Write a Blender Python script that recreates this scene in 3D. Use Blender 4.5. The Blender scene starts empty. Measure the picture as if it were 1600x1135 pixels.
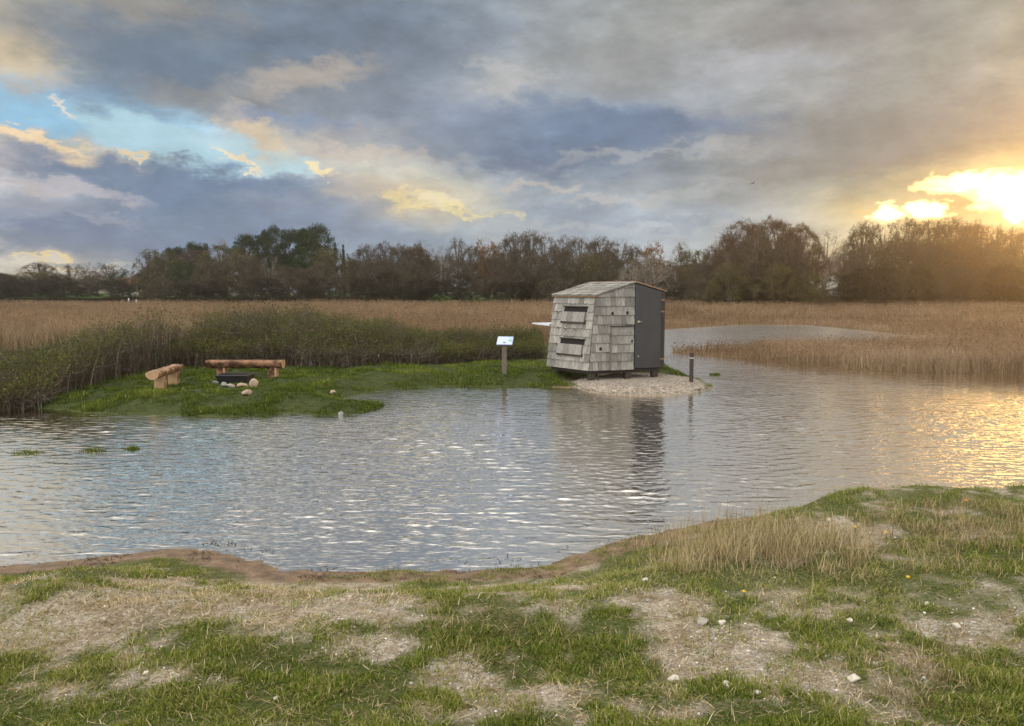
import bpy, math, random
import numpy as np
from mathutils import Vector, Matrix, Euler

rng = np.random.default_rng(7)
random.seed(7)
C = bpy.context.scene.collection
R = math.radians
H = 2.4                                   # eye height above the water (z = 0)
F = 1200.0
TH = math.atan(112.5 / F)
cT, sT = math.cos(TH), math.sin(TH)

# ------------------------------------------------------------------ survey helpers (photo measurements -> metres)
def ray(px, py):
    dx = (np.asarray(px, float) - 800) / F; dy = (567.5 - np.asarray(py, float)) / F
    return dx, cT + dy * sT, -sT + dy * cT
def pix(px, py, z=0.0):
    x, y, w = ray(px, py); t = (z - H) / w
    return float(x * t), float(y * t)
def zat(py, Y):
    t = (567.5 - py) / F
    return H + Y * (t * cT - sT) / (cT + t * sT)
def xat(px, Y, z):
    return (px - 800) / F * (Y * cT - (z - H) * sT)
def proj(X, Y, Z):
    d = Y * cT - (Z - H) * sT
    d = np.where(np.abs(d) < .05, .05, d)
    return 800 + F * X / d, 567.5 - F * (Y * sT + (Z - H) * cT) / d

# ------------------------------------------------------------------ numpy noise
def _h(ix, iy, s):
    n = (ix * 374761393 + iy * 668265263 + s * 1442695041) & 0xffffffff
    n = ((n ^ (n >> 13)) * 1274126177) & 0xffffffff
    return ((n ^ (n >> 16)) & 0xffff) / 65535.0
def vnoise(x, y, s=0):
    x = np.asarray(x, float); y = np.asarray(y, float)
    ix = np.floor(x).astype(np.int64); iy = np.floor(y).astype(np.int64)
    fx = x - ix; fy = y - iy
    fx = fx * fx * (3 - 2 * fx); fy = fy * fy * (3 - 2 * fy)
    a = _h(ix, iy, s); b = _h(ix + 1, iy, s); c = _h(ix, iy + 1, s); d = _h(ix + 1, iy + 1, s)
    return (a * (1 - fx) + b * fx) * (1 - fy) + (c * (1 - fx) + d * fx) * fy
def fbm(x, y, s=0, o=4):
    r = 0; a = .5; f = 1.0
    for k in range(o):
        r = r + a * vnoise(np.asarray(x) * f, np.asarray(y) * f, s + k); a *= .5; f *= 2.03
    return r / (1 - .5 ** o)
def ss(a, b, x):
    t = np.clip((x - a) / (b - a), 0, 1); return t * t * (3 - 2 * t)
def sdist(poly, X, Y):
    """signed distance, positive inside"""
    P = np.array(poly, float); n = len(P)
    d = np.full(X.shape, 1e18); ins = np.zeros(X.shape, bool)
    for i in range(n):
        a = P[i]; b = P[(i + 1) % n]; e = b - a
        wx = X - a[0]; wy = Y - a[1]
        t = np.clip((wx * e[0] + wy * e[1]) / (e @ e + 1e-12), 0, 1)
        d = np.minimum(d, (wx - e[0] * t) ** 2 + (wy - e[1] * t) ** 2)
        c = (a[1] <= Y) != (b[1] <= Y)
        if abs(e[1]) > 1e-12:
            ins ^= c & (X < a[0] + e[0] * (Y - a[1]) / e[1])
    return np.where(ins, 1, -1) * np.sqrt(d)

# ------------------------------------------------------------------ mesh helpers
def mesh_np(name, V, quads=None, tris=None, tint=None, attrs=None):
    V = np.asarray(V, np.float32).reshape(-1, 3)
    quads = np.zeros((0, 4), np.int32) if quads is None else np.asarray(quads, np.int32).reshape(-1, 4)
    tris = np.zeros((0, 3), np.int32) if tris is None else np.asarray(tris, np.int32).reshape(-1, 3)
    m = bpy.data.meshes.new(name)
    m.vertices.add(len(V)); m.vertices.foreach_set('co', V.ravel())
    nl = quads.size + tris.size
    m.loops.add(nl); m.loops.foreach_set('vertex_index', np.concatenate([quads.ravel(), tris.ravel()]))
    nq, nt = len(quads), len(tris)
    m.polygons.add(nq + nt)
    st = np.concatenate([np.arange(nq) * 4, nq * 4 + np.arange(nt) * 3]).astype(np.int32)
    m.polygons.foreach_set('loop_start', st)
    m.update(calc_edges=True)
    if tint is not None:
        a = m.attributes.new('tint', 'FLOAT', 'POINT'); a.data.foreach_set('value', np.asarray(tint, np.float32))
    for k, v in (attrs or {}).items():
        a = m.attributes.new(k, 'FLOAT', 'POINT'); a.data.foreach_set('value', np.asarray(v, np.float32))
    return m

def obj(name, me, mat, parent=None, smooth=False):
    if isinstance(me, MB): me = me.mesh(name)
    o = bpy.data.objects.new(name, me); C.objects.link(o)
    if mat is not None and len(me.materials) == 0: me.materials.append(mat)
    if parent is not None: o.parent = parent
    if smooth: me.polygons.foreach_set('use_smooth', [True] * len(me.polygons))
    return o
def tag(o, label, cat, group=None):
    o['label'] = label; o['category'] = cat
    if group: o['group'] = group
    return o
def stuff(o, label, cat):
    o['kind'] = 'stuff'; o['label'] = label; o['category'] = cat; return o
def thing(name, label, cat, loc=(0, 0, 0), rz=0, group=None):
    o = bpy.data.objects.new(name, None); C.objects.link(o); o.empty_display_size = .2
    o.location = loc; o.rotation_euler = (0, 0, rz)
    return tag(o, label, cat, group)

class MB:
    """collects shapes into one mesh"""
    def __init__(s): s.v = []; s.f = []; s.t = []
    def add(s, vs, fs, tint=.5):
        k = len(s.v); s.v += [tuple(map(float, p)) for p in vs]; s.f += [tuple(i + k for i in f) for f in fs]; s.t += [tint] * len(vs); return s
    def hexa(s, p, tint=.5):          # 8 points: bottom ring 0-3, top ring 4-7
        return s.add(p, [(3, 2, 1, 0), (4, 5, 6, 7), (0, 1, 5, 4), (1, 2, 6, 5), (2, 3, 7, 6), (3, 0, 4, 7)], tint)
    def box(s, c, d, rot=None, tint=.5):
        x, y, z = [k / 2 for k in d]
        ps = [Vector(q) for q in ((-x, -y, -z), (x, -y, -z), (x, y, -z), (-x, y, -z), (-x, -y, z), (x, -y, z), (x, y, z), (-x, y, z))]
        M = rot if rot is not None else Matrix.Identity(3)
        return s.hexa([M @ p + Vector(c) for p in ps], tint)
    def tube(s, pts, rad, n=6, tint=.5, cap=True):
        pts = [Vector(p) for p in pts]; rings = []
        k0 = len(s.v); vs = []; fs = []
        up = Vector((0.13, .31, .94))
        for i, p in enumerate(pts):
            t = (pts[min(i + 1, len(pts) - 1)] - pts[max(i - 1, 0)]).normalized()
            a = t.cross(up)
            if a.length < 1e-3: a = t.cross(Vector((1, 0, 0)))
            a.normalize(); b = t.cross(a)
            r = rad[i] if hasattr(rad, '__len__') else rad
            for k in range(n):
                w = 2 * math.pi * k / n
                vs.append(p + (a * math.cos(w) + b * math.sin(w)) * r)
        for i in range(len(pts) - 1):
            for k in range(n):
                q = (k + 1) % n
                fs.append((i * n + k, i * n + q, (i + 1) * n + q, (i + 1) * n + k))
        if cap:
            fs.append(tuple(range(n - 1, -1, -1))); fs.append(tuple((len(pts) - 1) * n + k for k in range(n)))
        return s.add(vs, fs, tint)
    def mesh(s, name):
        m = bpy.data.meshes.new(name); m.from_pydata(s.v, [], s.f); m.update()
        a = m.attributes.new('tint', 'FLOAT', 'POINT'); a.data.foreach_set('value', s.t)
        return m

def blades(P, az, L, W, lean, curl=.5, tint=None, facing=None):
    """two-segment tapered blades; P (n,3)"""
    n = len(P); P = np.asarray(P, float)
    d = np.stack([np.cos(az), np.sin(az), np.zeros(n)], 1)
    fa = az + np.pi / 2 if facing is None else facing
    sd = np.stack([np.cos(fa), np.sin(fa), np.zeros(n)], 1)
    up = np.array([0, 0, 1.0])
    l1 = lean; l2 = lean + curl
    m = P + (d * np.sin(l1)[:, None] + up * np.cos(l1)[:, None]) * (L * .55)[:, None]
    t = m + (d * np.sin(l2)[:, None] + up * np.cos(l2)[:, None]) * (L * .45)[:, None]
    w = (W / 2)[:, None]
    V = np.stack([P - sd * w, P + sd * w, m - sd * w * .75, m + sd * w * .75, t], 1).reshape(-1, 3)
    k = np.arange(n) * 5
    q = np.stack([k, k + 1, k + 3, k + 2], 1); tr = np.stack([k + 2, k + 3, k + 4], 1)
    T = None if tint is None else np.repeat(tint, 5)
    return V, q, tr, T
def join(parts):
    Vs, qs, ts, Ts = [], [], [], []; k = 0
    for V, q, t, T in parts:
        Vs.append(V)
        if q is not None and len(q): qs.append(q + k)
        if t is not None and len(t): ts.append(t + k)
        Ts.append(T); k += len(V)
    return np.concatenate(Vs), (np.concatenate(qs) if qs else None), (np.concatenate(ts) if ts else None), np.concatenate(Ts)
def spikes(P, D, L, W, tint):
    """thin triangles from P along D"""
    n = len(P); r = rng.normal(size=(n, 3)); s = np.cross(D, r); s /= np.linalg.norm(s, axis=1)[:, None] + 1e-9
    V = np.stack([P - s * (W / 2)[:, None], P + s * (W / 2)[:, None], P + D * L[:, None]], 1).reshape(-1, 3)
    k = np.arange(n) * 3
    return V, None, np.stack([k, k + 1, k + 2], 1), np.repeat(tint, 3)
def leafs(P, S, tint, asp=.6):
    n = len(P); a = rng.normal(size=(n, 3)); a /= np.linalg.norm(a, axis=1)[:, None]
    b = np.cross(a, rng.normal(size=(n, 3))); b /= np.linalg.norm(b, axis=1)[:, None] + 1e-9
    a = a * S[:, None]; b = b * (S * asp)[:, None]
    V = np.stack([P - a, P + b * .9 - a * .1, P + a, P - b * .9 - a * .1], 1).reshape(-1, 3)
    k = np.arange(n) * 4
    return V, np.stack([k, k + 1, k + 2, k + 3], 1), None, np.repeat(tint, 4)

# ------------------------------------------------------------------ materials
def lin(c):
    return tuple(((x / 255 + .055) / 1.055) ** 2.4 if x > 10 else x / 255 / 12.92 for x in c)
def new_mat(name):
    m = bpy.data.materials.new(name); m.use_nodes = True; nt = m.node_tree
    for n in list(nt.nodes): nt.nodes.remove(n)
    return m, nt, nt.nodes.new('ShaderNodeOutputMaterial')
def ramp(nt, fac, stops, interp='LINEAR'):
    r = nt.nodes.new('ShaderNodeValToRGB'); r.color_ramp.interpolation = interp
    e = r.color_ramp.elements
    while len(e) > 1: e.remove(e[-1])
    e[0].position = stops[0][0]; e[0].color = (*stops[0][1], 1) if len(stops[0][1]) == 3 else stops[0][1]
    for p, c in stops[1:]:
        x = e.new(p); x.color = (*c, 1) if len(c) == 3 else c
    if fac is not None: nt.links.new(fac, r.inputs[0])
    return r
def noise(nt, scale, detail=4, vec=None, rough=.55, dist=0):
    n = nt.nodes.new('ShaderNodeTexNoise'); n.inputs['Scale'].default_value = scale; n.inputs['Detail'].default_value = detail
    n.inputs['Roughness'].default_value = rough; n.inputs['Distortion'].default_value = dist
    if vec is not None: nt.links.new(vec, n.inputs['Vector'])
    return n
def math_(nt, op, a, b=None, c=None, clamp=False):
    n = nt.nodes.new('ShaderNodeMath'); n.operation = op; n.use_clamp = clamp
    for i, x in enumerate((a, b, c)):
        if x is None: continue
        if isinstance(x, (int, float)): n.inputs[i].default_value = x
        else: nt.links.new(x, n.inputs[i])
    return n.outputs[0]
def mixc(nt, fac, a, b, mode='MIX'):
    n = nt.nodes.new('ShaderNodeMix'); n.data_type = 'RGBA'; n.blend_type = mode
    for s, x in ((n.inputs[0], fac), (n.inputs[6], a), (n.inputs[7], b)):
        if isinstance(x, (int, float)): s.default_value = x
        elif isinstance(x, (tuple, list)): s.default_value = (*x, 1)
        else: nt.links.new(x, s)
    return n.outputs[2]
def attr(nt, name):
    a = nt.nodes.new('ShaderNodeAttribute'); a.attribute_name = name; return a
def plain(name, col, rough=.7, var=.25, scale=6, bump=0, spec=.3, tintvar=0, metal=0, stretch=None):
    """diffuse-ish material with noise variation, optional per-piece tint"""
    m, nt, out = new_mat(name); p = nt.nodes.new('ShaderNodeBsdfPrincipled')
    tc = nt.nodes.new('ShaderNodeTexCoord'); v = tc.outputs['Object']
    if stretch:
        mp = nt.nodes.new('ShaderNodeMapping'); mp.inputs['Scale'].default_value = stretch; nt.links.new(v, mp.inputs[0]); v = mp.outputs[0]
    n = noise(nt, scale, 6, v)
    r = ramp(nt, n.outputs[0], [(.28, tuple(c * (1 - var) for c in col)), (.72, tuple(min(.95, c * (1 + var)) for c in col))])
    col_o = r.outputs[0]
    if tintvar:
        a = attr(nt, 'tint')
        t = ramp(nt, a.outputs['Fac'], [(0, (1 - tintvar,) * 3), (1, (1 + tintvar,) * 3)])
        col_o = mixc(nt, 1, col_o, t.outputs[0], 'MULTIPLY')
    nt.links.new(col_o, p.inputs['Base Color'])
    p.inputs['Roughness'].default_value = rough; p.inputs['Specular IOR Level'].default_value = spec; p.inputs['Metallic'].default_value = metal
    if bump:
        b = nt.nodes.new('ShaderNodeBump'); b.inputs['Strength'].default_value = 1; b.inputs['Distance'].default_value = bump
        nt.links.new(n.outputs[0], b.inputs['Height']); nt.links.new(b.outputs[0], p.inputs['Normal'])
    nt.links.new(p.outputs[0], out.inputs[0]); return m
def leafy(name, stops, trans=.3, big=.35, bigscale=.5):
    """blade / leaf / twig material: per-blade tint ramp, patchy variation, some translucency"""
    m, nt, out = new_mat(name)
    a = attr(nt, 'tint'); tc = nt.nodes.new('ShaderNodeTexCoord')
    n = noise(nt, bigscale, 3, tc.outputs['Object'])
    f = math_(nt, 'ADD', a.outputs['Fac'], math_(nt, 'MULTIPLY', math_(nt, 'SUBTRACT', n.outputs[0], .5), big * 2), clamp=True)
    r = ramp(nt, f, stops)
    d = nt.nodes.new('ShaderNodeBsdfDiffuse'); t = nt.nodes.new('ShaderNodeBsdfTranslucent'); mx = nt.nodes.new('ShaderNodeMixShader')
    nt.links.new(r.outputs[0], d.inputs[0]); nt.links.new(r.outputs[0], t.inputs[0]); mx.inputs[0].default_value = trans
    nt.links.new(d.outputs[0], mx.inputs[1]); nt.links.new(t.outputs[0], mx.inputs[2]); nt.links.new(mx.outputs[0], out.inputs[0])
    return m

# ------------------------------------------------------------------ camera, sun, sky
cam = bpy.data.cameras.new('camera'); cam.sensor_width = 36; cam.lens = 27; cam.clip_end = 4000; cam.clip_start = .05
co = bpy.data.objects.new('camera', cam); C.objects.link(co); co.location = (0, 0, H); co.rotation_euler = (R(90) - TH, 0, 0)
sc = bpy.context.scene; sc.camera = co
SUN_AZ, SUN_EL = 37.6, 6.8
sl = bpy.data.lights.new('sun', 'SUN'); sl.energy = 1.1; sl.angle = R(5.0); sl.color = (1, .56, .20)
so = bpy.data.objects.new('sun', sl); C.objects.link(so)
sd_ = Vector((math.sin(R(SUN_AZ)) * math.cos(R(SUN_EL)), math.cos(R(SUN_AZ)) * math.cos(R(SUN_EL)), math.sin(R(SUN_EL))))
so.rotation_euler = sd_.to_track_quat('Z', 'Y').to_euler(); so.location = (60, 90, 40)

SKY_ROWS = [0, 40, 80, 120, 160, 200, 240, 280, 320, 360, 400, 440]
SKY = """
190,178,160 150,150,152 150,148,146 148,146,144 120,132,148 118,130,148 118,130,148 125,138,156 138,150,165 155,158,160 160,160,158 165,162,158 158,156,152 155,152,146 165,160,150 180,172,156 196,180,150
200,180,152 165,160,155 140,148,158 135,145,155 112,130,150 108,126,148 112,128,148 128,142,160 142,152,165 158,160,162 158,158,156 165,162,158 160,157,152 154,150,145 160,155,146 178,170,155 195,180,150
205,185,150 150,155,158 118,138,160 108,130,155 110,132,158 112,130,152 118,134,154 135,146,162 150,156,166 158,160,160 158,158,156 168,168,168 165,162,158 156,152,146 156,151,143 170,163,149 190,176,150
150,175,200 128,145,165 108,130,155 110,132,156 150,155,160 160,158,155 132,142,156 160,165,172 190,188,186 165,168,172 155,157,158 175,178,186 172,172,172 158,155,150 155,151,144 168,162,148 186,172,146
115,170,220 118,160,200 112,140,165 130,142,155 148,148,148 140,148,158 128,142,166 150,160,180 180,180,186 140,158,184 142,155,176 160,165,176 158,160,165 154,152,148 154,150,143 165,158,146 182,168,142
215,200,170 170,200,215 135,190,225 145,195,222 210,195,170 165,165,172 150,158,176 140,155,182 110,135,168 112,138,172 125,145,172 148,153,160 152,152,152 150,148,144 152,147,140 160,153,140 180,165,138
225,205,170 200,190,175 215,200,175 160,205,225 170,200,215 215,205,185 185,182,178 150,160,176 120,138,165 112,135,165 128,145,170 150,155,160 152,152,150 150,146,140 152,145,133 170,155,128 195,172,128
180,180,190 165,172,190 112,140,178 112,140,178 135,155,185 170,172,180 220,205,165 190,185,175 150,158,170 150,158,170 160,163,165 165,165,163 158,157,153 165,158,142 180,165,130 215,190,130 255,225,150
170,170,180 160,165,180 115,140,172 110,136,172 125,145,172 145,155,175 215,200,165 245,225,165 170,175,180 150,165,185 165,172,182 168,172,176 175,172,165 205,190,150 230,205,140 215,185,120 255,225,150
120,138,170 118,138,172 135,150,178 120,140,172 120,140,172 130,148,175 150,162,182 160,172,185 175,180,185 160,172,188 165,178,192 165,178,190 185,185,178 215,198,155 235,210,145 235,205,135 245,215,140
205,200,195 210,195,170 120,138,168 112,135,170 118,138,170 125,145,172 130,150,178 140,158,182 165,178,192 168,182,196 180,190,198 185,192,196 200,192,170 220,200,150 235,205,135 240,205,130 245,210,135
220,210,195 230,205,160 180,185,190 160,175,190 160,175,190 165,180,195 170,182,195 175,185,195 180,190,198 180,190,198 190,196,200 195,196,196 205,195,170 225,200,150 235,205,135 240,205,130 245,210,135
"""
CLEAR = {(0, 160): .6, (100, 160): .6, (200, 200): .5, (300, 200): .5, (300, 240): .5, (400, 240): .5, (100, 200): .7}
tab_ = np.array([[lin(tuple(map(int, c.split(',')))) for c in row.split()] for row in SKY.strip().split('\n')])
lum_ = tab_.mean(2, keepdims=True); tab = lum_ + (tab_ - lum_) * .75; tab[:, 13:] *= np.array([1, .95, .92, .90])[None, :, None]
def sky_sample(az, el):
    d = (math.sin(az) * math.cos(el), math.cos(az) * math.cos(el), math.sin(el))
    px, py = proj(np.array(d[0]), np.array(d[1]), np.array(d[2] + H))
    fx = min(max(float(px) / 100, 0), 15.999); fy = min(max(float(py) / 40, 0), 10.999)
    i, j = int(fx), int(fy); u, v = fx - i, fy - j
    c = (tab[j, i] * (1 - u) + tab[j, i + 1] * u) * (1 - v) + (tab[j + 1, i] * (1 - u) + tab[j + 1, i + 1] * u) * v
    al = lambda a, b: CLEAR.get((a * 100, SKY_ROWS[b]), 1.0)
    A = (al(i, j) * (1 - u) + al(i + 1, j) * u) * (1 - v) + (al(i, j + 1) * (1 - u) + al(i + 1, j + 1) * u) * v
    return c, A

HOLES = [(40, 168, 120, 34, 8, (150, 196, 226)), (250, 218, 150, 36, 10, (180, 215, 230)), (390, 240, 100, 26, 14, (190, 217, 227)), (470, 258, 50, 10, 10, (192, 215, 220))]
CLOUDS = [  # px, py, rx, ry, tilt, colour, opacity, softness
 (20, 90, 70, 45, 0, (207, 188, 155), .7, .8), (250, 95, 210, 42, 8, (112, 128, 146), .85, .8), (560, 140, 140, 36, 0, (134, 144, 158), .7, .8), (620, 75, 160, 38, 0, (119, 130, 145), .7, .8),
 (480, 118, 95, 18, -10, (182, 172, 162), .8, .7), (330, 155, 110, 20, 4, (148, 148, 148), .7, .7), (250, 12, 120, 14, 0, (156, 150, 144), .5, .8),
 (50, 214, 105, 17, 12, (243, 218, 180), 1, .35), (60, 248, 190, 22, 8, (194, 188, 186), .9, .5), (95, 172, 26, 6, 24, (234, 226, 213), .9, .5), (222, 240, 20, 6, 0, (239, 218, 181), 1, .4),
 (150, 245, 70, 12, 10, (221, 203, 179), .8, .5), (260, 282, 240, 28, 5, (119, 137, 163), .95, .5), (375, 250, 45, 7, 16, (242, 226, 195), 1, .35), (495, 266, 36, 10, 8, (247, 228, 182), 1, .4),
 (405, 206, 48, 28, 35, (223, 204, 177), .9, .5), (470, 188, 100, 16, 4, (136, 152, 178), .8, .6), (570, 240, 110, 12, 4, (204, 193, 182), .85, .6), (560, 212, 90, 16, 0, (168, 168, 172), .7, .6), (740, 215, 110, 30, 0, (130, 143, 162), .7, .7),
 (630, 312, 95, 26, 4, (209, 194, 173), .9, .6), (612, 312, 20, 9, 20, (247, 225, 164), .8, .7), (645, 322, 26, 10, -10, (247, 225, 164), .85, .8), (668, 304, 22, 6, 10, (247, 225, 164), .6, .8), (690, 314, 34, 11, 10, (245, 232, 193), .9, .5), (725, 326, 26, 5, 8, (248, 229, 168), .95, .6), (768, 331, 30, 5, 2, (248, 229, 168), .95, .6), (800, 340, 16, 4, 0, (248, 229, 168), .6, .7), (560, 300, 60, 14, 0, (194, 187, 180), .7, .6), (500, 318, 140, 12, 4, (153, 160, 175), .6, .7),
 (60, 290, 90, 10, 0, (194, 186, 186), .8, .6), (140, 302, 75, 13, 12, (186, 184, 193), .8, .6), (170, 346, 55, 6, 0, (174, 176, 189), .7, .7), (60, 318, 90, 10, 0, (153, 159, 175), .6, .7), (120, 372, 220, 24, 0, (122, 136, 161), .8, .6), (400, 345, 200, 24, 0, (130, 144, 168), .7, .7),
 (795, 128, 46, 28, 10, (192, 192, 192), .8, .7), (870, 168, 95, 18, 4, (142, 156, 176), .8, .7), (960, 110, 110, 34, 6, (157, 157, 157), .6, .8), (1185, 98, 85, 26, 0, (183, 185, 191), .75, .8), (1130, 130, 60, 14, 0, (169, 172, 177), .6, .8),
 (990, 196, 190, 24, 3, (118, 135, 161), .9, .7), (850, 246, 120, 20, 0, (114, 128, 152), .8, .7), (1010, 240, 140, 8, -3, (167, 172, 178), .8, .7), (1160, 238, 60, 16, 0, (177, 177, 177), .7, .7), (1080, 302, 70, 10, 0, (174, 178, 181), .7, .7),
 (850, 290, 70, 7, 0, (196, 190, 184), .8, .6), (960, 312, 80, 7, 0, (190, 190, 190), .8, .6), (870, 332, 130, 9, 0, (153, 164, 180), .7, .7), (1010, 346, 140, 8, 0, (156, 168, 184), .7, .7), (880, 358, 100, 6, 0, (186, 190, 193), .6, .7), (1100, 370, 120, 8, 0, (173, 181, 189), .6, .7),
 (1400, 200, 200, 44, 0, (148, 144, 138), .7, .8), (1280, 30, 160, 28, 0, (156, 152, 148), .6, .8), (1300, 262, 160, 18, -4, (148, 144, 138), .6, .8),
 (70, 411, 130, 6, 2, (229, 220, 203), .8, .8), (100, 407, 28, 3, 0, (249, 223, 164), .9, .5), (10, 405, 40, 5, 0, (226, 220, 208), .8, .5)]
def build_sky():
    w = bpy.data.worlds.new('World'); sc.world = w; w.use_nodes = True; nt = w.node_tree
    for n in list(nt.nodes): nt.nodes.remove(n)
    L = nt.links.new
    out = nt.nodes.new('ShaderNodeOutputWorld')
    tc = nt.nodes.new('ShaderNodeTexCoord'); D = tc.outputs['Generated']
    sp = nt.nodes.new('ShaderNodeSeparateXYZ'); L(D, sp.inputs[0])
    az = math_(nt, 'MULTIPLY', math_(nt, 'ARCTAN2', sp.outputs[0], sp.outputs[1]), 180 / math.pi)
    el = math_(nt, 'MULTIPLY', math_(nt, 'ARCSINE', sp.outputs[2]), 180 / math.pi)
    el = math_(nt, 'ABSOLUTE', el)
    cb = nt.nodes.new('ShaderNodeCombineXYZ'); L(math_(nt, 'MULTIPLY', az, .075), cb.inputs[0]); L(math_(nt, 'MULTIPLY', el, .20), cb.inputs[1])
    n1 = noise(nt, 1.0, 3, cb.outputs[0], .5, 0)
    s1 = nt.nodes.new('ShaderNodeSeparateColor'); L(n1.outputs['Color'], s1.inputs[0])
    cb2 = nt.nodes.new('ShaderNodeCombineXYZ'); L(math_(nt, 'MULTIPLY', az, .20), cb2.inputs[0]); L(math_(nt, 'MULTIPLY', el, .48), cb2.inputs[1])
    n2 = noise(nt, 1.0, 7, cb2.outputs[0], .60, .0)
    s2 = nt.nodes.new('ShaderNodeSeparateColor'); L(n2.outputs['Color'], s2.inputs[0])
    def warp(x, a, ka, b, kb):
        x = math_(nt, 'ADD', x, math_(nt, 'MULTIPLY', math_(nt, 'SUBTRACT', a, .5), ka))
        return math_(nt, 'ADD', x, math_(nt, 'MULTIPLY', math_(nt, 'SUBTRACT', b, .5), kb))
    azw = warp(az, s1.outputs[0], 8.0, s2.outputs[0], 5.0)
    elw = warp(el, s1.outputs[1], 3.4, s2.outputs[1], 3.2)
    # rows of the cloud table, each a ramp across the azimuth
    AZ = np.linspace(-38, 38, 29)
    ELS = [0.0, 2.2, 3.9, 5.6, 7.3, 9.0, 10.8, 12.6, 14.4, 16.2, 18.2, 20.6]
    fac = math_(nt, 'MULTIPLY_ADD', azw, 1 / 90, .5, clamp=True)        # -45..45 deg
    cols = []
    for e in ELS:
        st = []
        for a in AZ:
            c, A = sky_sample(R(a), R(e)); st.append(((a + 45) / 90, (float(c[0]), float(c[1]), float(c[2]), A)))
        r = ramp(nt, fac, st); cols.append(r)
    col, alp = cols[0].outputs[0], cols[0].outputs[1]
    for k in range(1, len(ELS)):
        f = math_(nt, 'DIVIDE', math_(nt, 'SUBTRACT', elw, ELS[k - 1]), ELS[k] - ELS[k - 1], clamp=True)
        col = mixc(nt, f, col, cols[k].outputs[0])
        m = nt.nodes.new('ShaderNodeMix'); L(f, m.inputs[0]); L(alp, m.inputs[2]); L(cols[k].outputs[1], m.inputs[3]); alp = m.outputs[0]
    col = mixc(nt, 1, col, (1.05, 1.09, 1.10), 'MULTIPLY')
    fn = math_(nt, 'MULTIPLY', math_(nt, 'DIVIDE', math_(nt, 'SUBTRACT', elw, 19.0), 8.0, clamp=True), .75)
    col = mixc(nt, fn, col, lin((164, 162, 158)))
    # unseen cloud deck above and behind the view, brightened to light ground and water
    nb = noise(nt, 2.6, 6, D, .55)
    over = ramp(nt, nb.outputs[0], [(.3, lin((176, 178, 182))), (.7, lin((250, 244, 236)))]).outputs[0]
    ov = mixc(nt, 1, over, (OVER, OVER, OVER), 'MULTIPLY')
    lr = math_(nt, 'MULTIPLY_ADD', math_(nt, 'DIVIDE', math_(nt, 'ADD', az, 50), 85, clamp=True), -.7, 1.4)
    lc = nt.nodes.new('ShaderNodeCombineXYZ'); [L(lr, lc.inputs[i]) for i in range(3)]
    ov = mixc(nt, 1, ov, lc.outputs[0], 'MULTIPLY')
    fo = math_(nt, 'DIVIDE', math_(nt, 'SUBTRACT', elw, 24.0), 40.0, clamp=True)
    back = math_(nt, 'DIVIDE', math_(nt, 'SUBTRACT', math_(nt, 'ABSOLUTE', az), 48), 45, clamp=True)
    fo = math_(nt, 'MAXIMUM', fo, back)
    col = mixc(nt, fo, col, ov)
    # fine cloud texture
    det = math_(nt, 'MULTIPLY_ADD', math_(nt, 'SUBTRACT', s2.outputs[2], .5), 1.0, 1.0)
    det2 = math_(nt, 'MULTIPLY_ADD', math_(nt, 'SUBTRACT', s1.outputs[2], .5), .6, 1.0)
    dd = math_(nt, 'MULTIPLY', det, det2)
    cx = nt.nodes.new('ShaderNodeCombineXYZ'); [L(dd, cx.inputs[i]) for i in range(3)]
    col = mixc(nt, 1, col, cx.outputs[0], 'MULTIPLY')
    cb3 = nt.nodes.new('ShaderNodeCombineXYZ'); L(math_(nt, 'MULTIPLY', az, .34), cb3.inputs[0]); L(math_(nt, 'MULTIPLY', el, .62), cb3.inputs[1]); cb3.inputs[2].default_value = 4.7
    n3 = noise(nt, 1.0, 8, cb3.outputs[0], .64, 0)
    s3 = nt.nodes.new('ShaderNodeSeparateColor'); L(n3.outputs['Color'], s3.inputs[0])
    def blob(px, py, rx, ry, soft=.5, rot=0, fine=False):
        d = ray(px, py); a0 = math.degrees(math.atan2(d[0], d[1])); e0 = math.degrees(math.atan2(d[2], math.hypot(d[0], d[1])))
        k = 57.3 / F * math.cos(math.radians(a0)) ** 2
        A_, E_ = (azs, els) if fine else (azc, elc)
        u = math_(nt, 'SUBTRACT', A_, a0); v = math_(nt, 'SUBTRACT', E_, e0)
        if rot:
            c_, s_ = math.cos(R(rot)), math.sin(R(rot))
            u, v = math_(nt, 'SUBTRACT', math_(nt, 'MULTIPLY', u, c_), math_(nt, 'MULTIPLY', v, s_)), math_(nt, 'ADD', math_(nt, 'MULTIPLY', u, s_), math_(nt, 'MULTIPLY', v, c_))
        u = math_(nt, 'DIVIDE', u, rx * k); v = math_(nt, 'DIVIDE', v, ry * k)
        r = math_(nt, 'SQRT', math_(nt, 'MULTIPLY_ADD', u, u, math_(nt, 'MULTIPLY', v, v)))
        return math_(nt, 'DIVIDE', math_(nt, 'SUBTRACT', 1 + soft, r), soft * 2, clamp=True)
    azc = warp(az, s3.outputs[0], 9.0, s1.outputs[1], 2.0); elc = warp(el, s3.outputs[1], 4.6, s1.outputs[0], 1.0)
    hole = None
    for px, py, rx, ry, rot, c in HOLES:
        f = blob(px, py, rx, ry, .30, rot); f = math_(nt, 'MULTIPLY', f, f); col = mixc(nt, f, col, lin(c)); hole = f if hole is None else math_(nt, 'MAXIMUM', hole, f)
    alp = math_(nt, 'MULTIPLY_ADD', hole, -.06, 1.0)
    for px, py, rx, ry, rot, c, o, sf in CLOUDS:
        f = blob(px, py, rx, ry, sf, rot)
        g = math_(nt, 'MULTIPLY', math_(nt, 'MULTIPLY', f, f), math_(nt, 'MULTIPLY_ADD', f, -2.0, 3.0))
        col = mixc(nt, math_(nt, 'MULTIPLY', g, o), col, lin(c))
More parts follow.
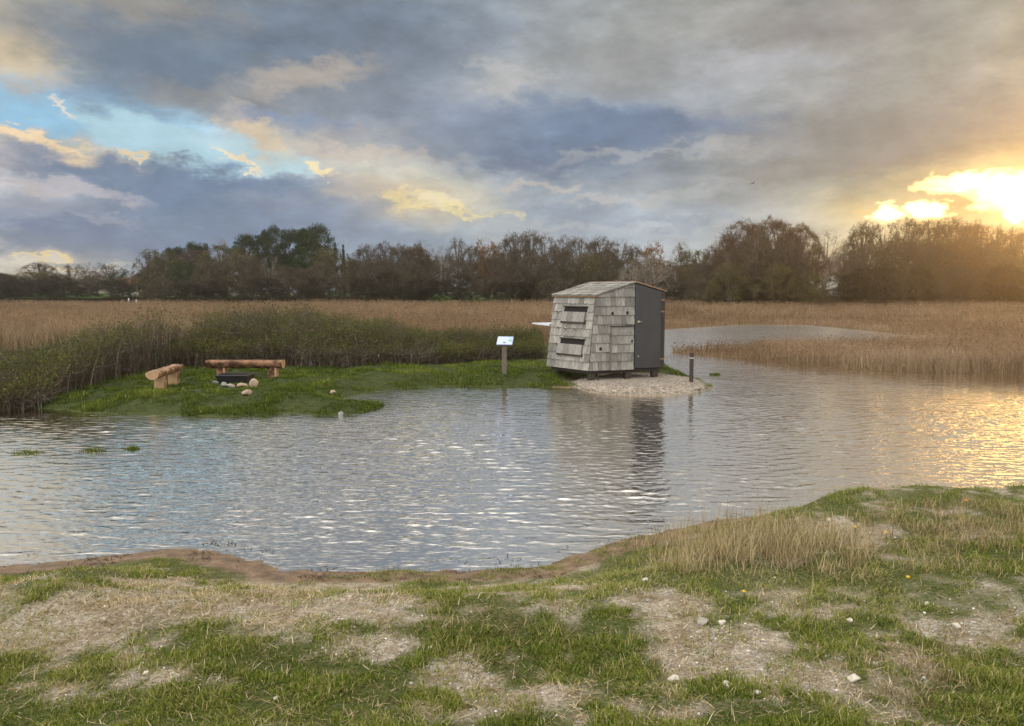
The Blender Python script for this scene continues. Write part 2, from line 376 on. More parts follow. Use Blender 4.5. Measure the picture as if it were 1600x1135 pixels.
    dd = math_(nt, 'MULTIPLY_ADD', math_(nt, 'SUBTRACT', s3.outputs[2], .5), .65, 1.0)
    cx = nt.nodes.new('ShaderNodeCombineXYZ'); [L(dd, cx.inputs[i]) for i in range(3)]
    col = mixc(nt, 1, col, cx.outputs[0], 'MULTIPLY')
    cb4 = nt.nodes.new('ShaderNodeCombineXYZ'); L(math_(nt, 'MULTIPLY', az, .9), cb4.inputs[0]); L(math_(nt, 'MULTIPLY', el, 1.5), cb4.inputs[1]); cb4.inputs[2].default_value = 9.1
    n4 = noise(nt, 1.0, 6, cb4.outputs[0], .6, 0); s4 = nt.nodes.new('ShaderNodeSeparateColor'); L(n4.outputs['Color'], s4.inputs[0])
    azs = warp(az, s4.outputs[0], 3.2, s3.outputs[1], 1.6); els = warp(el, s4.outputs[1], 1.5, s3.outputs[0], 1.0)
    sun = None
    for b in ((1556, 284, 92, 16, .5), (1576, 308, 50, 23, .5), (1596, 330, 20, 22, .4), (1388, 333, 19, 15, .5), (1449, 331, 26, 14, .5), (1640, 300, 60, 40, .4)):
        x = blob(*b, 0, True); sun = x if sun is None else math_(nt, 'MAXIMUM', sun, x)
    glow = None
    for b in ((1560, 300, 120, 55, .95), (1420, 332, 110, 22, .95), (1350, 330, 40, 5, .9)):
        x = blob(*b, 0, True); glow = x if glow is None else math_(nt, 'MAXIMUM', glow, x)
    glow = math_(nt, 'MULTIPLY', glow, glow)
    col = mixc(nt, math_(nt, 'MULTIPLY', glow, .62), col, (1.0, .66, .22))
    col = mixc(nt, sun, col, SUNPATCH)
    alp = math_(nt, 'MAXIMUM', alp, math_(nt, 'MAXIMUM', sun, fo))
    # clear air behind the clouds
    sk = nt.nodes.new('ShaderNodeTexSky'); sk.sky_type = 'NISHITA'; sk.sun_disc = False
    sk.sun_elevation = R(SUN_EL); sk.sun_rotation = R(SUN_AZ)
    b1 = nt.nodes.new('ShaderNodeBackground'); L(sk.outputs[0], b1.inputs[0]); b1.inputs[1].default_value = SKYK
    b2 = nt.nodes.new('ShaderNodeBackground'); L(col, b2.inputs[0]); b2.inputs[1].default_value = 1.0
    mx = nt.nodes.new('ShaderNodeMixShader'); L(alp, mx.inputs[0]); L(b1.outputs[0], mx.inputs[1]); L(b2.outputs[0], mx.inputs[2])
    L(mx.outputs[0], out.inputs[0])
    w.cycles.sampling_method = 'MANUAL'; w.cycles.sample_map_resolution = 1024
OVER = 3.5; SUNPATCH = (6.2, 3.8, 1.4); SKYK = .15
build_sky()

# ------------------------------------------------------------------ terrain
NEAR = [pix(*p) for p in ((-400, 905), (-200, 895), (0, 884), (120, 874), (200, 866), (260, 858), (330, 862), (400, 876), (450, 892), (550, 893), (640, 888), (740, 888),
        (840, 882), (900, 864), (960, 846), (1040, 828), (1110, 814), (1240, 803), (1330, 800), (1420, 797), (1600, 802), (1800, 814))] + [(16, 7.4), (60, 7), (60, -40), (-60, -40), (-60, 5.5)]
ISLAND = [pix(*p) for p in ((-300, 640), (0, 641), (80, 640), (130, 645), (250, 649), (330, 651), (380, 650), (440, 645), (500, 649), (540, 648), (565, 645), (590, 638), (606, 634),
        (590, 632), (560, 634), (545, 632), (535, 627), (550, 620), (590, 612), (640, 606), (700, 603), (780, 605), (860, 606), (900, 607), (915, 612), (950, 617), (1010, 619), (1060, 617),
        (1095, 612), (1114, 606), (1104, 600), (1092, 592), (1066, 584), (1046, 578), (1040, 568), (1000, 556), (930, 545))] + [(-3, 34), (-30, 34), (-30, 20)]
MARSH = [pix(*p) for p in ((-400, 560), (0, 560), (400, 560), (850, 548), (985, 543), (1000, 518), (1060, 514), (1150, 508), (1260, 508), (1330, 515), (1420, 524), (1550, 530), (1500, 535),
        (1350, 537), (1240, 540), (1130, 544), (1052, 548), (1046, 553), (1150, 563), (1240, 573), (1350, 580), (1460, 585), (1600, 588), (1900, 600))] + [(60, 19), (420, 19), (420, 420), (-420, 420), (-420, 24)]
GRAVEL = [pix(*p) for p in ((880, 600), (915, 613), (950, 618), (1010, 620), (1060, 618), (1095, 613), (1116, 606), (1100, 597), (1060, 592), (1000, 588), (940, 590))]

def terrain(X, Y):
    X = np.asarray(X, float); Y = np.asarray(Y, float)
    wob = (fbm(X * .9, Y * .9, 3) - .5) * .5
    dn = sdist(NEAR, X, Y) + wob * .35 + (fbm(X * 5, Y * 5, 4, 3) - .5) * .14; di = sdist(ISLAND, X, Y) + wob * .5; dm = sdist(MARSH, X, Y) + wob * .8
    dg = sdist(GRAVEL, X, Y)
    right = ss(.4, 2.2, X)
    right = ss(1.2, 4.0, X); A = .42 + .06 * right; Ln = 2.0 - 1.1 * right
    hn = .03 * ss(0, .25, dn) + A * ss(.25 - .2 * right, Ln, dn) + .32 * ss(1.6, 6.5, dn) + (fbm(X * 1.3, Y * 1.3, 11, 5) - .5) * .16 * ss(.2, 1.2, dn)
    hi = .03 * ss(0, .12, di) + .20 * ss(0, 1.0, di) + (fbm(X * 1.6, Y * 1.6, 21, 4) - .5) * .22 * ss(.1, .6, di)
    hi = np.where(dg > -.5, hi * (1 - ss(-.5, .1, dg)) + (.02 + .13 * ss(0, .55, dg)) * ss(-.5, .1, dg), hi)
    hm = .05 * ss(0, .8, dm) + (fbm(X * .3, Y * .3, 31, 3) - .5) * .06 + 1.35 * ss(120, 150, Y)
    bed = np.maximum(np.maximum(dn, di), dm)
    z = -.02 - .42 * ss(0, 2.2, -bed) + (fbm(X * .8, Y * .8, 41, 4) - .5) * .05 * ss(0, .6, -bed)
    z = np.where(dm > 0, np.maximum(z, hm), z); z = np.where(di > 0, np.maximum(z, hi), z); z = np.where(dn > 0, hn, z)
    return z, dn, di, dm, dg
def gz(x, y): return float(terrain(np.array([x]), np.array([y]))[0][0])
def on_ground(px, py):
    z = .4
    for _ in range(14):
        x, y = pix(px, py, z); z = .5 * z + .5 * gz(x, y)
    return Vector((x, y, gz(x, y)))

# foreground cover, measured on the photograph: patches of bare sand / straw
BARE = [(330, 950, 330, 42, 1.25), (60, 990, 200, 44, 1.15), (430, 985, 150, 22, .9), (90, 1085, 70, 16, .5), (580, 1012, 75, 24, 1), (720, 1045, 70, 34, .8), (250, 1060, 90, 16, .6),
        (1040, 965, 70, 36, 1), (1120, 1015, 110, 50, .9), (1270, 1050, 160, 44, .75), (1440, 1065, 70, 22, .7), (1090, 1100, 90, 28, .8), (1510, 975, 120, 26, .7), (1335, 832, 70, 18, .9),
        (830, 1080, 70, 22, .6), (1560, 1010, 80, 26, .7), (760, 915, 130, 14, .55), (1250, 960, 120, 20, .6), (1200, 930, 120, 10, .5), (620, 940, 60, 16, .8)]
def bare_mask(X, Y, Z):
    px, py = proj(X, Y, Z); m = np.zeros(X.shape)
    for cx, cy, rx, ry, k in BARE:
        m = np.maximum(m, k * (1 - np.sqrt(((px - cx) / rx) ** 2 + ((py - cy) / ry) ** 2) / 1.6))
    m = m + (fbm(X * 3.0, Y * 3.0, 51, 6) - .5) * 1.6 + (fbm(X * 11, Y * 11, 53, 3) - .5) * .9
    m = np.maximum(m, (fbm(X * 1.1, Y * 1.1, 57, 4) - .5) * 1.2 - .12)
    return ss(.0, .62, m)

def grid_lines(segs):
    o = []
    for a, b, s in segs: o.append(np.arange(a, b - 1e-6, s))
    return np.concatenate(o)
def far_lines(a, b, n): return np.geomspace(a, b, n)
xs_pos = np.concatenate([grid_lines([(0, 6, .06), (6, 20, .24), (20, 60, 1.2)]), far_lines(60, 330, 16)])
xs = np.concatenate([-xs_pos[:0:-1], xs_pos])
ys = np.concatenate([-far_lines(6, 40, 6)[::-1], grid_lines([(-5, 1.5, .4), (1.5, 4.6, .08), (4.6, 8.6, .045), (8.6, 10.5, .09), (10.5, 28, .22), (28, 70, .9)]), far_lines(70, 330, 22)])
GX, GY = np.meshgrid(xs, ys); gsh = GX.shape
GZ, dn, di, dm, dg = terrain(GX.ravel(), GY.ravel())
gx, gy = GX.ravel(), GY.ravel()
bare = bare_mask(gx, gy, GZ) * (dn > .3)
mud = np.where(GZ < .035, 1.0, 0) * ((dn > -3) | (gx > 1.0) & (gy > 15.5) & (dg > -1.5))
mud = np.maximum(mud, (1 - ss(.0, .18 + .4 * ss(-1.0, -2.2, gx), dn + (fbm(gx * 3, gy * 3, 68, 3) - .5) * .3)) * (dn > -.3))
grav = ss(-.15, .15, dg)
isl = ss(-.1, .1, di) * (1 - ss(-.2, .2, dg))
field = ss(119, 126, gy)
reedm = (dm > 0) * (di < 0) * 1.0
idx = np.arange(gx.size).reshape(gsh)
q = np.stack([idx[:-1, :-1], idx[:-1, 1:], idx[1:, 1:], idx[1:, :-1]], -1).reshape(-1, 4)
gm = mesh_np('ground', np.stack([gx, gy, GZ], 1), q, attrs={'bare': bare, 'mud': mud, 'grav': grav, 'field': field, 'isl': isl, 'reed': reedm})
def ground_mat():
    m, nt, out = new_mat('soil and turf'); L = nt.links.new
    p = nt.nodes.new('ShaderNodeBsdfPrincipled'); p.inputs['Specular IOR Level'].default_value = .15
    tc = nt.nodes.new('ShaderNodeTexCoord'); v = tc.outputs['Object']
    nf = noise(nt, 42, 6, v, .65); nm = noise(nt, 7, 6, v, .6); nl = noise(nt, 1.3, 4, v)
    turf = ramp(nt, nf.outputs[0], [(.3, (.030, .036, .010)), (.5, (.07, .085, .02)), (.64, (.11, .11, .04)), (.78, (.22, .18, .10))]).outputs[0]
    sand = ramp(nt, nf.outputs[0], [(.28, (.15, .12, .085)), (.5, (.36, .312, .24)), (.72, (.57, .52, .44))]).outputs[0]
    sand = mixc(nt, ramp(nt, nm.outputs[0], [(.45, (0, 0, 0)), (.7, (1, 1, 1))]).outputs[0], sand, (.20, .15, .085))
    mudc = ramp(nt, nm.outputs[0], [(.3, (.10, .070, .045)), (.55, (.21, .145, .09)), (.75, (.30, .22, .145))]).outputs[0]
    vo = nt.nodes.new('ShaderNodeTexVoronoi'); vo.inputs['Scale'].default_value = 22; L(v, vo.inputs['Vector'])
    gr = ramp(nt, vo.outputs['Color'], [(0, (.17, .14, .105)), (.5, (.30, .25, .195)), (1, (.48, .42, .34))]).outputs[0]
    rd = ramp(nt, nm.outputs[0], [(.3, (.07, .045, .02)), (.7, (.16, .10, .05))]).outputs[0]
    fd = ramp(nt, nl.outputs[0], [(.3, (.05, .10, .02)), (.7, (.08, .16, .03))]).outputs[0]
    c = mixc(nt, attr(nt, 'bare').outputs['Fac'], turf, sand)
    c = mixc(nt, attr(nt, 'isl').outputs['Fac'], c, ramp(nt, nm.outputs[0], [(.3, (.028, .034, .011)), (.7, (.06, .075, .02))]).outputs[0])
    c = mixc(nt, attr(nt, 'reed').outputs['Fac'], c, rd)
    c = mixc(nt, attr(nt, 'field').outputs['Fac'], c, fd)
    c = mixc(nt, attr(nt, 'mud').outputs['Fac'], c, mudc)
    c = mixc(nt, attr(nt, 'grav').outputs['Fac'], c, gr)
    # dark silt on the bed, the darkness of deep water put into its colour
    sx = nt.nodes.new('ShaderNodeSeparateXYZ'); L(v, sx.inputs[0])
    dp = math_(nt, 'DIVIDE', math_(nt, 'SUBTRACT', math_(nt, 'MULTIPLY', sx.outputs[2], -1), .05), .14, clamp=True)
    c = mixc(nt, dp, c, (.018, .014, .009))
    L(c, p.inputs['Base Color'])
    rg = math_(nt, 'MULTIPLY_ADD', attr(nt, 'mud').outputs['Fac'], -.45, .9); L(rg, p.inputs['Roughness'])
    b = nt.nodes.new('ShaderNodeBump'); b.inputs['Distance'].default_value = .035; L(nf.outputs[0], b.inputs['Height'])
    b2 = nt.nodes.new('ShaderNodeBump'); b2.inputs['Distance'].default_value = .05; L(nm.outputs[0], b2.inputs['Height']); L(b.outputs[0], b2.inputs['Normal'])
    L(b2.outputs[0], p.inputs['Normal']); L(p.outputs[0], out.inputs[0]); return m
g = obj('ground', gm, ground_mat(), smooth=True); g['kind'] = 'structure'; g['label'] = 'sandy grass bank, marsh ground and distant meadow'

# ------------------------------------------------------------------ water
def water_mat():
    m, nt, out = new_mat('rippled pond water'); L = nt.links.new
    tc = nt.nodes.new('ShaderNodeTexCoord'); v = tc.outputs['Object']
    def wv(scale, rot, s, detail, dist=.6):
        mp = nt.nodes.new('ShaderNodeMapping'); mp.inputs['Scale'].default_value = s; mp.inputs['Rotation'].default_value = (0, 0, R(rot)); L(v, mp.inputs[0])
        return noise(nt, scale, detail, mp.outputs[0], .5, dist).outputs[0]
    a = wv(1.0, 10, (2.4, 6.0, 1), 2.0, .6); b = wv(1.0, -16, (6, 14, 1), 2.5, .7); c = wv(1.0, 30, (.5, .9, 1), 1)
    big = noise(nt, .16, 2, v).outputs[0]
    amp = ramp(nt, big, [(.32, (.45,) * 3), (.65, (1, 1, 1))]).outputs[0]
    h = math_(nt, 'ADD', math_(nt, 'MULTIPLY', a, .62), math_(nt, 'MULTIPLY', b, .2)); h = math_(nt, 'ADD', h, math_(nt, 'MULTIPLY', c, .5))
    h = math_(nt, 'MULTIPLY', h, amp)
    bp = nt.nodes.new('ShaderNodeBump'); bp.inputs['Strength'].default_value = 1; bp.inputs['Distance'].default_value = WAVE; L(h, bp.inputs['Height'])
    fr = nt.nodes.new('ShaderNodeFresnel'); fr.inputs['IOR'].default_value = 1.33; L(bp.outputs[0], fr.inputs['Normal'])
    gl = nt.nodes.new('ShaderNodeBsdfGlossy'); gl.inputs['Roughness'].default_value = .025; gl.inputs['Color'].default_value = (1, .96, .90, 1); L(bp.outputs[0], gl.inputs['Normal'])
    sy = nt.nodes.new('ShaderNodeSeparateXYZ'); L(v, sy.inputs[0])
    L(math_(nt, 'MULTIPLY_ADD', math_(nt, 'DIVIDE', math_(nt, 'SUBTRACT', sy.outputs[1], 10), 22, clamp=True), .15, .025), gl.inputs['Roughness'])   # ripples too fine to model far out
    tr = nt.nodes.new('ShaderNodeBsdfTransparent'); tr.inputs[0].default_value = (.80, .72, .55, 1)
    df = nt.nodes.new('ShaderNodeBsdfDiffuse'); df.inputs[0].default_value = (.14, .118, .088, 1)       # suspended silt
    mt = nt.nodes.new('ShaderNodeMixShader'); mt.inputs[0].default_value = .45; L(tr.outputs[0], mt.inputs[1]); L(df.outputs[0], mt.inputs[2])
    mx = nt.nodes.new('ShaderNodeMixShader'); L(fr.outputs[0], mx.inputs[0]); L(mt.outputs[0], mx.inputs[1]); L(gl.outputs[0], mx.inputs[2])
    L(mx.outputs[0], out.inputs[0]); return m
WAVE = .035; RIPPLE = .0030
na = 1050; ang = np.linspace(-R(62), R(62), na); rad_ = np.concatenate([np.linspace(3.2, 5.2, 8, endpoint=False), np.geomspace(5.2, 40, 520), np.geomspace(41, 130, 60)])
A_, R_ = np.meshgrid(ang, rad_); WX = (R_ * np.sin(A_)).ravel(); WY = (R_ * np.cos(A_)).ravel(); RR = R_.ravel(); hz_ = np.zeros(WX.size)
wr = np.random.default_rng(3); gust = .6 + .6 * ss(.3, .65, fbm(WX * .16, WY * .22, 131, 3)); calm = np.zeros(0)
for i in range(64):
    lam = .06 * (4.4 ** wr.random()); th = math.pi / 2 - .10 + wr.normal(0, .38) + (.30 if i % 2 else -.34); k_ = 2 * math.pi / lam
    a_ = RIPPLE * lam * (lam / .25) ** -.40; fade = 1 - ss(lam * 80, lam * 150, RR)
    ph = k_ * (WX * math.cos(th) + WY * math.sin(th)) + wr.uniform(0, 6.28) + 2.0 * fbm(WX * .5 / lam * .2, WY * .5 / lam * .2, 140 + i % 7, 2)
    hz_ += a_ * fade * np.sin(ph)
_, wn, wi, wm, _ = terrain(WX, WY); shelter = ss(0, 1.2, -np.maximum(np.maximum(wn, wi), wm))
hz_ *= gust * (.25 + .75 * shelter); hz_ += .25 * (np.abs(hz_) - .004)
ix = np.arange(WX.size).reshape(A_.shape); wqs = np.stack([ix[:-1, :-1], ix[:-1, 1:], ix[1:, 1:], ix[1:, :-1]], -1).reshape(-1, 4)[:, ::-1]
wo = obj('water', mesh_np('water', np.stack([WX, WY, hz_], 1), wqs), water_mat(), smooth=True); wo['kind'] = 'structure'; wo['label'] = 'wind rippled pond water mirroring the cloudy sky'

# ------------------------------------------------------------------ foreground grass
GREEN = leafy('green grass', [(0, (.040, .068, .011)), (.35, (.105, .136, .022)), (.65, (.188, .208, .040)), (.85, (.25, .25, .085)), (1, (.36, .30, .16))], .35, .25, .9)
STRAW = leafy('dry straw', [(0, (.10, .07, .035)), (.4, (.27, .20, .11)), (.75, (.45, .36, .22)), (1, (.58, .50, .35))], .2, .2, 1.5)
DRY = leafy('tall dry grass', [(0, (.09, .07, .035)), (.4, (.22, .175, .085)), (.75, (.36, .29, .16)), (1, (.48, .40, .25))], .3, .25, .8)

def scatter(n, y0, y1, side=.78, extra=1.0):
    Y = 1 / rng.uniform(1 / y1, 1 / y0, n); X = rng.uniform(-1, 1, n) * (side * Y + extra); return X, Y
X, Y = scatter(780000, 2.1, 11.5)
Z, a_n, *_ = terrain(X, Y); k = a_n > .06 + .5 * ss(-1.0, -2.2, X) * (fbm(X * 2, Y * 2, 66, 3) + .4); X, Y, Z, a_n = X[k], Y[k], Z[k], a_n[k]
bm_ = bare_mask(X, Y, Z); clump = fbm(X * 5, Y * 5, 61, 3); patch = fbm(X * .8, Y * .8, 65, 3)
px, py = proj(X, Y, Z)
dryz = np.maximum(0, 1 - np.sqrt(((px - 1190) / 190) ** 2 + ((py - 868) / 62) ** 2)) + np.maximum(0, 1 - np.sqrt(((px - 1500) / 190) ** 2 + ((py - 820) / 55) ** 2))
keep = rng.random(len(X)) < (1 - bm_ * .74) * (.60 + .8 * ss(.32, .6, clump)) * (1 - .55 * ss(.1, .5, dryz))
X, Y, Z, a_n, bm_, clump, patch, dz = [u[keep] for u in (X, Y, Z, a_n, bm_, clump, patch, dryz)]
n = len(X)
L_ = (.016 + .045 * rng.random(n) ** 1.6) * (.5 + 1.0 * ss(.35, .75, clump)) * (1 - .35 * bm_)
tint = np.clip(.42 + (clump - .5) * .5 + (patch - .5) * .7 + rng.normal(0, .19, n) + .25 * dz + .3 * bm_ + np.where(rng.random(n) < .16, .45, 0), 0, 1)
tint = np.where(a_n < 1.0, tint * .85 + .06, tint)
gV = blades(np.stack([X, Y, Z - .006], 1), rng.uniform(0, 6.283, n), L_, .0023 + .0019 * rng.random(n) + .0005 * Y, np.abs(rng.normal(.7, .42, n)), rng.uniform(.2, 1.3, n), tint)
stuff(obj('grass', mesh_np('grass', *gV), GREEN), 'short green turf growing in patches on the sandy near bank', 'grass')

# straw litter lying over the bare sand
X, Y = scatter(330000, 2.1, 10)
Z, a_n, *_ = terrain(X, Y); bm_ = bare_mask(X, Y, Z); cl = fbm(X * 3, Y * 3, 71, 4)
px, py = proj(X, Y, Z)
wst = np.clip(ss(700, 350, px) * .9 * ss(1010, 960, py) + .20, 0, 1)
keep = (a_n > .55) & (rng.random(len(X)) < (bm_ * wst * ss(.30, .6, cl) + .05)); X, Y, Z = X[keep], Y[keep], Z[keep]; n = len(X)
sV = blades(np.stack([X, Y, Z + .002], 1), rng.uniform(0, 6.283, n), (.02 + .07 * rng.random(n) ** 1.5), .0016 + .0014 * rng.random(n) + .0004 * Y, rng.normal(1.36, .16, n), rng.uniform(-.1, .35, n),
            np.clip(rng.normal(.5, .25, n), 0, 1))
stuff(obj('straw_litter', mesh_np('straw_litter', *sV), STRAW), 'pale dead straw lying matted on the bare sand of the near bank', 'dry grass')

X, Y = scatter(60000, 5.0, 9.0); Z, a_n, *_ = terrain(X, Y); px, py = proj(X, Y, Z); wr_ = fbm(X * 2.5, Y * 5, 74, 4)
keep = (a_n > -.25) & (a_n < .5) & (rng.random(len(X)) < .5 * ss(.5, .68, wr_) * (.25 + .75 * ss(600, 420, px))); X, Y, Z = X[keep], Y[keep], Z[keep]; n = len(X)
wV = blades(np.stack([X, Y, np.maximum(Z, 0) + .006], 1), rng.uniform(0, 6.283, n), .02 + .07 * rng.random(n) ** 2, .006 + .006 * rng.random(n), rng.normal(1.45, .1, n), rng.uniform(-.05, .15, n), np.clip(rng.normal(.35, .25, n), 0, 1))
stuff(obj('wrack', mesh_np('wrack', *wV), leafy('dark wrack', [(0, (.02, .014, .009)), (.5, (.07, .045, .026)), (1, (.17, .11, .065))], .1, .2, 2)), 'dark washed up plant bits along the muddy water edge of the near bank', 'debris')

# tall dry grass on the right of the bank
parts = []
def dry_zone(n, cx, cy, rx, ry, l0, l1, pw=.6, lean=.35, tb=.5):
    r = rng.random(n) ** pw; a = rng.uniform(0, 6.283, n); P = []
    ppx, ppy = cx + rx * r * np.cos(a), cy + ry * r * np.sin(a)
    z = np.full(n, .6)
    for _ in range(8):
        x, y, w = ray(ppx, ppy); t = (z - H) / w; xx, yy = x * t, y * t; zz, d_n, *_ = terrain(xx, yy); z = .5 * z + .5 * zz
    k = d_n > .25; xx, yy, zz = xx[k], yy[k], zz[k]; n = len(xx)
    cl = fbm(xx * 4, yy * 4, 81, 3)
    k = rng.random(n) < ss(.3, .6, cl) + .1; xx, yy, zz = xx[k], yy[k], zz[k]; n = len(xx)
    return blades(np.stack([xx, yy, zz - .01], 1), rng.uniform(0, 6.283, n), rng.uniform(l0, l1, n), .002 + .0016 * rng.random(n) + .0003 * yy, np.abs(rng.normal(lean, .28, n)), rng.uniform(0, .8, n), np.clip(rng.normal(tb, .22, n), 0, 1))
parts += [dry_zone(4200, 1180, 858, 190, 46, .06, .20, .6, .5, .6), dry_zone(1900, 1165, 850, 150, 32, .14, .33, .6, .45, .55), dry_zone(4200, 1500, 826, 200, 42, .06, .16, .6, .6, .45), dry_zone(2500, 1330, 880, 300, 40, .05, .14, .6, .7, .5),
          dry_zone(1200, 780, 990, 130, 50, .03, .10, .6, .9, .3), dry_zone(1500, 1480, 1060, 160, 60, .03, .11, .6, .8, .25), dry_zone(900, 300, 930, 330, 25, .04, .10, .6, .7, .7), dry_zone(1300, 800, 1060, 800, 70, .03, .10, .6, .8, .6)]
px0 = [(1083, 842, .55, -.25), (1100, 838, .50, -.1), (1106, 845, .62, -.2), (1134, 826, .55, .05), (1182, 812, .48, .0), (1092, 850, .42, .3), (1010, 850, .3, -.3), (1225, 800, .3, .2), (1065, 848, .35, -.4), (1120, 835, .45, .12)]
P = np.array([on_ground(a, b) for a, b, *_ in px0]); n = len(P)
parts.append(blades(P, np.where(np.array([c[3] for c in px0]) < 0, np.pi, 0.0), np.array([c[2] for c in px0]), np.full(n, .006), np.abs(np.array([c[3] for c in px0])) * .6, np.full(n, .12), np.full(n, .8), facing=np.zeros(n)))
stuff(obj('dry_grass', mesh_np('dry_grass', *join(parts)), DRY), 'tall brown dead grass standing on the right of the near bank', 'dry grass')

# pebbles and shell bits
def pebble_mesh(P, S, tint):
    ph = (1 + 5 ** .5) / 2
    base = np.array([(-1, ph, 0), (1, ph, 0), (-1, -ph, 0), (1, -ph, 0), (0, -1, ph), (0, 1, ph), (0, -1, -ph), (0, 1, -ph), (ph, 0, -1), (ph, 0, 1), (-ph, 0, -1), (-ph, 0, 1)]) / 1.9
    fc = np.array([(0, 11, 5), (0, 5, 1), (0, 1, 7), (0, 7, 10), (0, 10, 11), (1, 5, 9), (5, 11, 4), (11, 10, 2), (10, 7, 6), (7, 1, 8), (3, 9, 4), (3, 4, 2), (3, 2, 6), (3, 6, 8), (3, 8, 9), (4, 9, 5), (2, 4, 11), (6, 2, 10), (8, 6, 7), (9, 8, 1)])
    n = len(P); sh = rng.uniform(.6, 1.2, (n, 1, 3)) * np.array([1, 1, .6]); jit = rng.uniform(.8, 1.2, (n, 12, 1)); a = rng.uniform(0, 6.28, n)
    V = base[None] * sh * jit * S[:, None, None]; c, s = np.cos(a)[:, None], np.sin(a)[:, None]
    V = np.stack([V[..., 0] * c - V[..., 1] * s, V[..., 0] * s + V[..., 1] * c, V[..., 2]], -1) + np.asarray(P)[:, None, :]
    return V.reshape(-1, 3), None, (fc[None] + (np.arange(n) * 12)[:, None, None]).reshape(-1, 3), np.repeat(tint, 12)
PEB = leafy('pebbles', [(0, (.09, .075, .058)), (.4, (.195, .176, .150)), (.7, (.31, .285, .25)), (1, (.60, .57, .52))], 0, .1, 3)
X, Y = scatter(90000, 2.1, 9.5); Z, a_n, *_ = terrain(X, Y); bm_ = bare_mask(X, Y, Z); px, py = proj(X, Y, Z)
gp = np.zeros(len(X))
for cx, cy, rx, ry in ((580, 1012, 80, 28), (1040, 960, 80, 40), (1120, 1010, 120, 50), (1335, 832, 80, 22), (250, 1060, 100, 20), (760, 1040, 80, 30), (1270, 1040, 160, 50), (1230, 940, 200, 14), (1500, 970, 120, 30)):
    gp = np.maximum(gp, 1 - np.sqrt(((px - cx) / rx) ** 2 + ((py - cy) / ry) ** 2) / 1.3)
keep = (a_n > .5) & (rng.random(len(X)) < .40 * bm_ + .60 * ss(0, .6, gp) * (bm_ * .8 + .2)); X, Y, Z = X[keep], Y[keep], Z[keep]; n = len(X)
p1 = pebble_mesh(np.stack([X, Y, Z + .002], 1), (.0022 + .009 * rng.random(n) ** 4) * np.where(rng.random(n) < .5, 1, .8), np.clip(rng.normal(.6, .22, n), 0, 1))
gp_ = np.array(GRAVEL); n = 9000
X = rng.uniform(gp_[:, 0].min(), gp_[:, 0].max(), n); Y = rng.uniform(gp_[:, 1].min(), gp_[:, 1].max(), n); Z, _, _, _, d_g = terrain(X, Y)
k = (d_g > 0) & (Z > .01); X, Y, Z = X[k], Y[k], Z[k]; n = len(X)
p2 = pebble_mesh(np.stack([X, Y, Z + .005], 1), .007 + .018 * rng.random(n) ** 4, np.clip(rng.normal(.52, .13, n), 0, 1))
stuff(obj('gravel', mesh_np('gravel', *join([p1, p2])), PEB), 'pale pebbles and shell grit on the near bank and the spit under the hide', 'gravel')

# ------------------------------------------------------------------ island grass
n = 270000
bb = np.array(ISLAND); X = rng.uniform(-16, bb[:, 0].max(), n); Y = 1 / rng.uniform(1 / 24, 1 / 14.5, n)
Z, _, d_i, _, d_g = terrain(X, Y); cl = fbm(X * 2.2, Y * 2.2, 91, 3); k = (d_i > .03) & (d_g < .15 - .3 * (rng.random(n) < .3)) & (rng.random(n) < .7 + ss(.3, .5, cl))
X, Y, Z, cl = X[k], Y[k], Z[k], cl[k]; n = len(X)
tint = np.clip(.13 + (cl - .5) * 1.0 + .5 * (fbm(X * .8, Y * .8, 92, 3) - .5) + rng.normal(0, .14, n) + np.where(rng.random(n) < .06, .5, 0), 0, 1)
iV = blades(np.stack([X, Y, Z - .01], 1), rng.uniform(0, 6.283, n), (.03 + .055 * rng.random(n)) * (.4 + 1.4 * ss(.35, .7, cl)), .009 + .008 * rng.random(n), np.abs(rng.normal(.45, .3, n)), rng.uniform(.2, 1, n), tint)
stuff(obj('island_grass', mesh_np('island_grass', *iV), GREEN), 'lush tussocky green grass covering the low island round the benches', 'grass')

def tuft(px, py, w, h, label, n=260, name='grass_tuft', tb=.4, group='grass tufts standing in the water', ymin=None):
    x, y = pix(px, py, 0.0); z = 0.0
    r = rng.random(n) ** .6; a = rng.uniform(0, 6.283, n)
    P = np.stack([r * np.cos(a) * w / 2, r * np.sin(a) * w * .25, np.full(n, -.03)], 1)
    V = blades(P, rng.uniform(0, 6.283, n), h * rng.uniform(.5, 1.1, n) * (1.1 - .6 * r) + .03, np.full(n, .0007 * y), np.abs(rng.normal(.4, .3, n)), rng.uniform(.2, 1, n), np.clip(rng.normal(tb, .18, n), 0, 1))
    o = obj(name, mesh_np(name, *V), GREEN); o.location = (x, y, z); return tag(o, label, 'grass tuft', group)
tuft(1117, 586, .32, .12, 'dark green grass tuft in the water to the right of the slim dark post')
tuft(206, 702, .26, .10, 'rounded green tuft at the right end of the tufts in the left water')
tuft(145, 705, .40, .10, 'low green tuft in the left water, middle of its row')
tuft(45, 708, .52, .09, 'flat ragged green tuft in the water near the left picture edge', tb=.4)
tuft(182, 703, .16, .03, 'tiny brownish wisp of grass just left of the rounded tuft in the water', 80, tb=.8)
tuft(8, 690, .3, .025, 'thin reddish brown weed wisp floating at the left picture edge', 70, tb=.95)
tuft(1087, 507, 1.3, .3, 'green grass clump at the far shore of the pond behind the hide, left one', 500, group='grass clumps on the far pond shore')
tuft(1158, 506, 1.3, .22, 'green grass clump at the far shore of the pond behind the hide, right one', 500, group='grass clumps on the far pond shore')

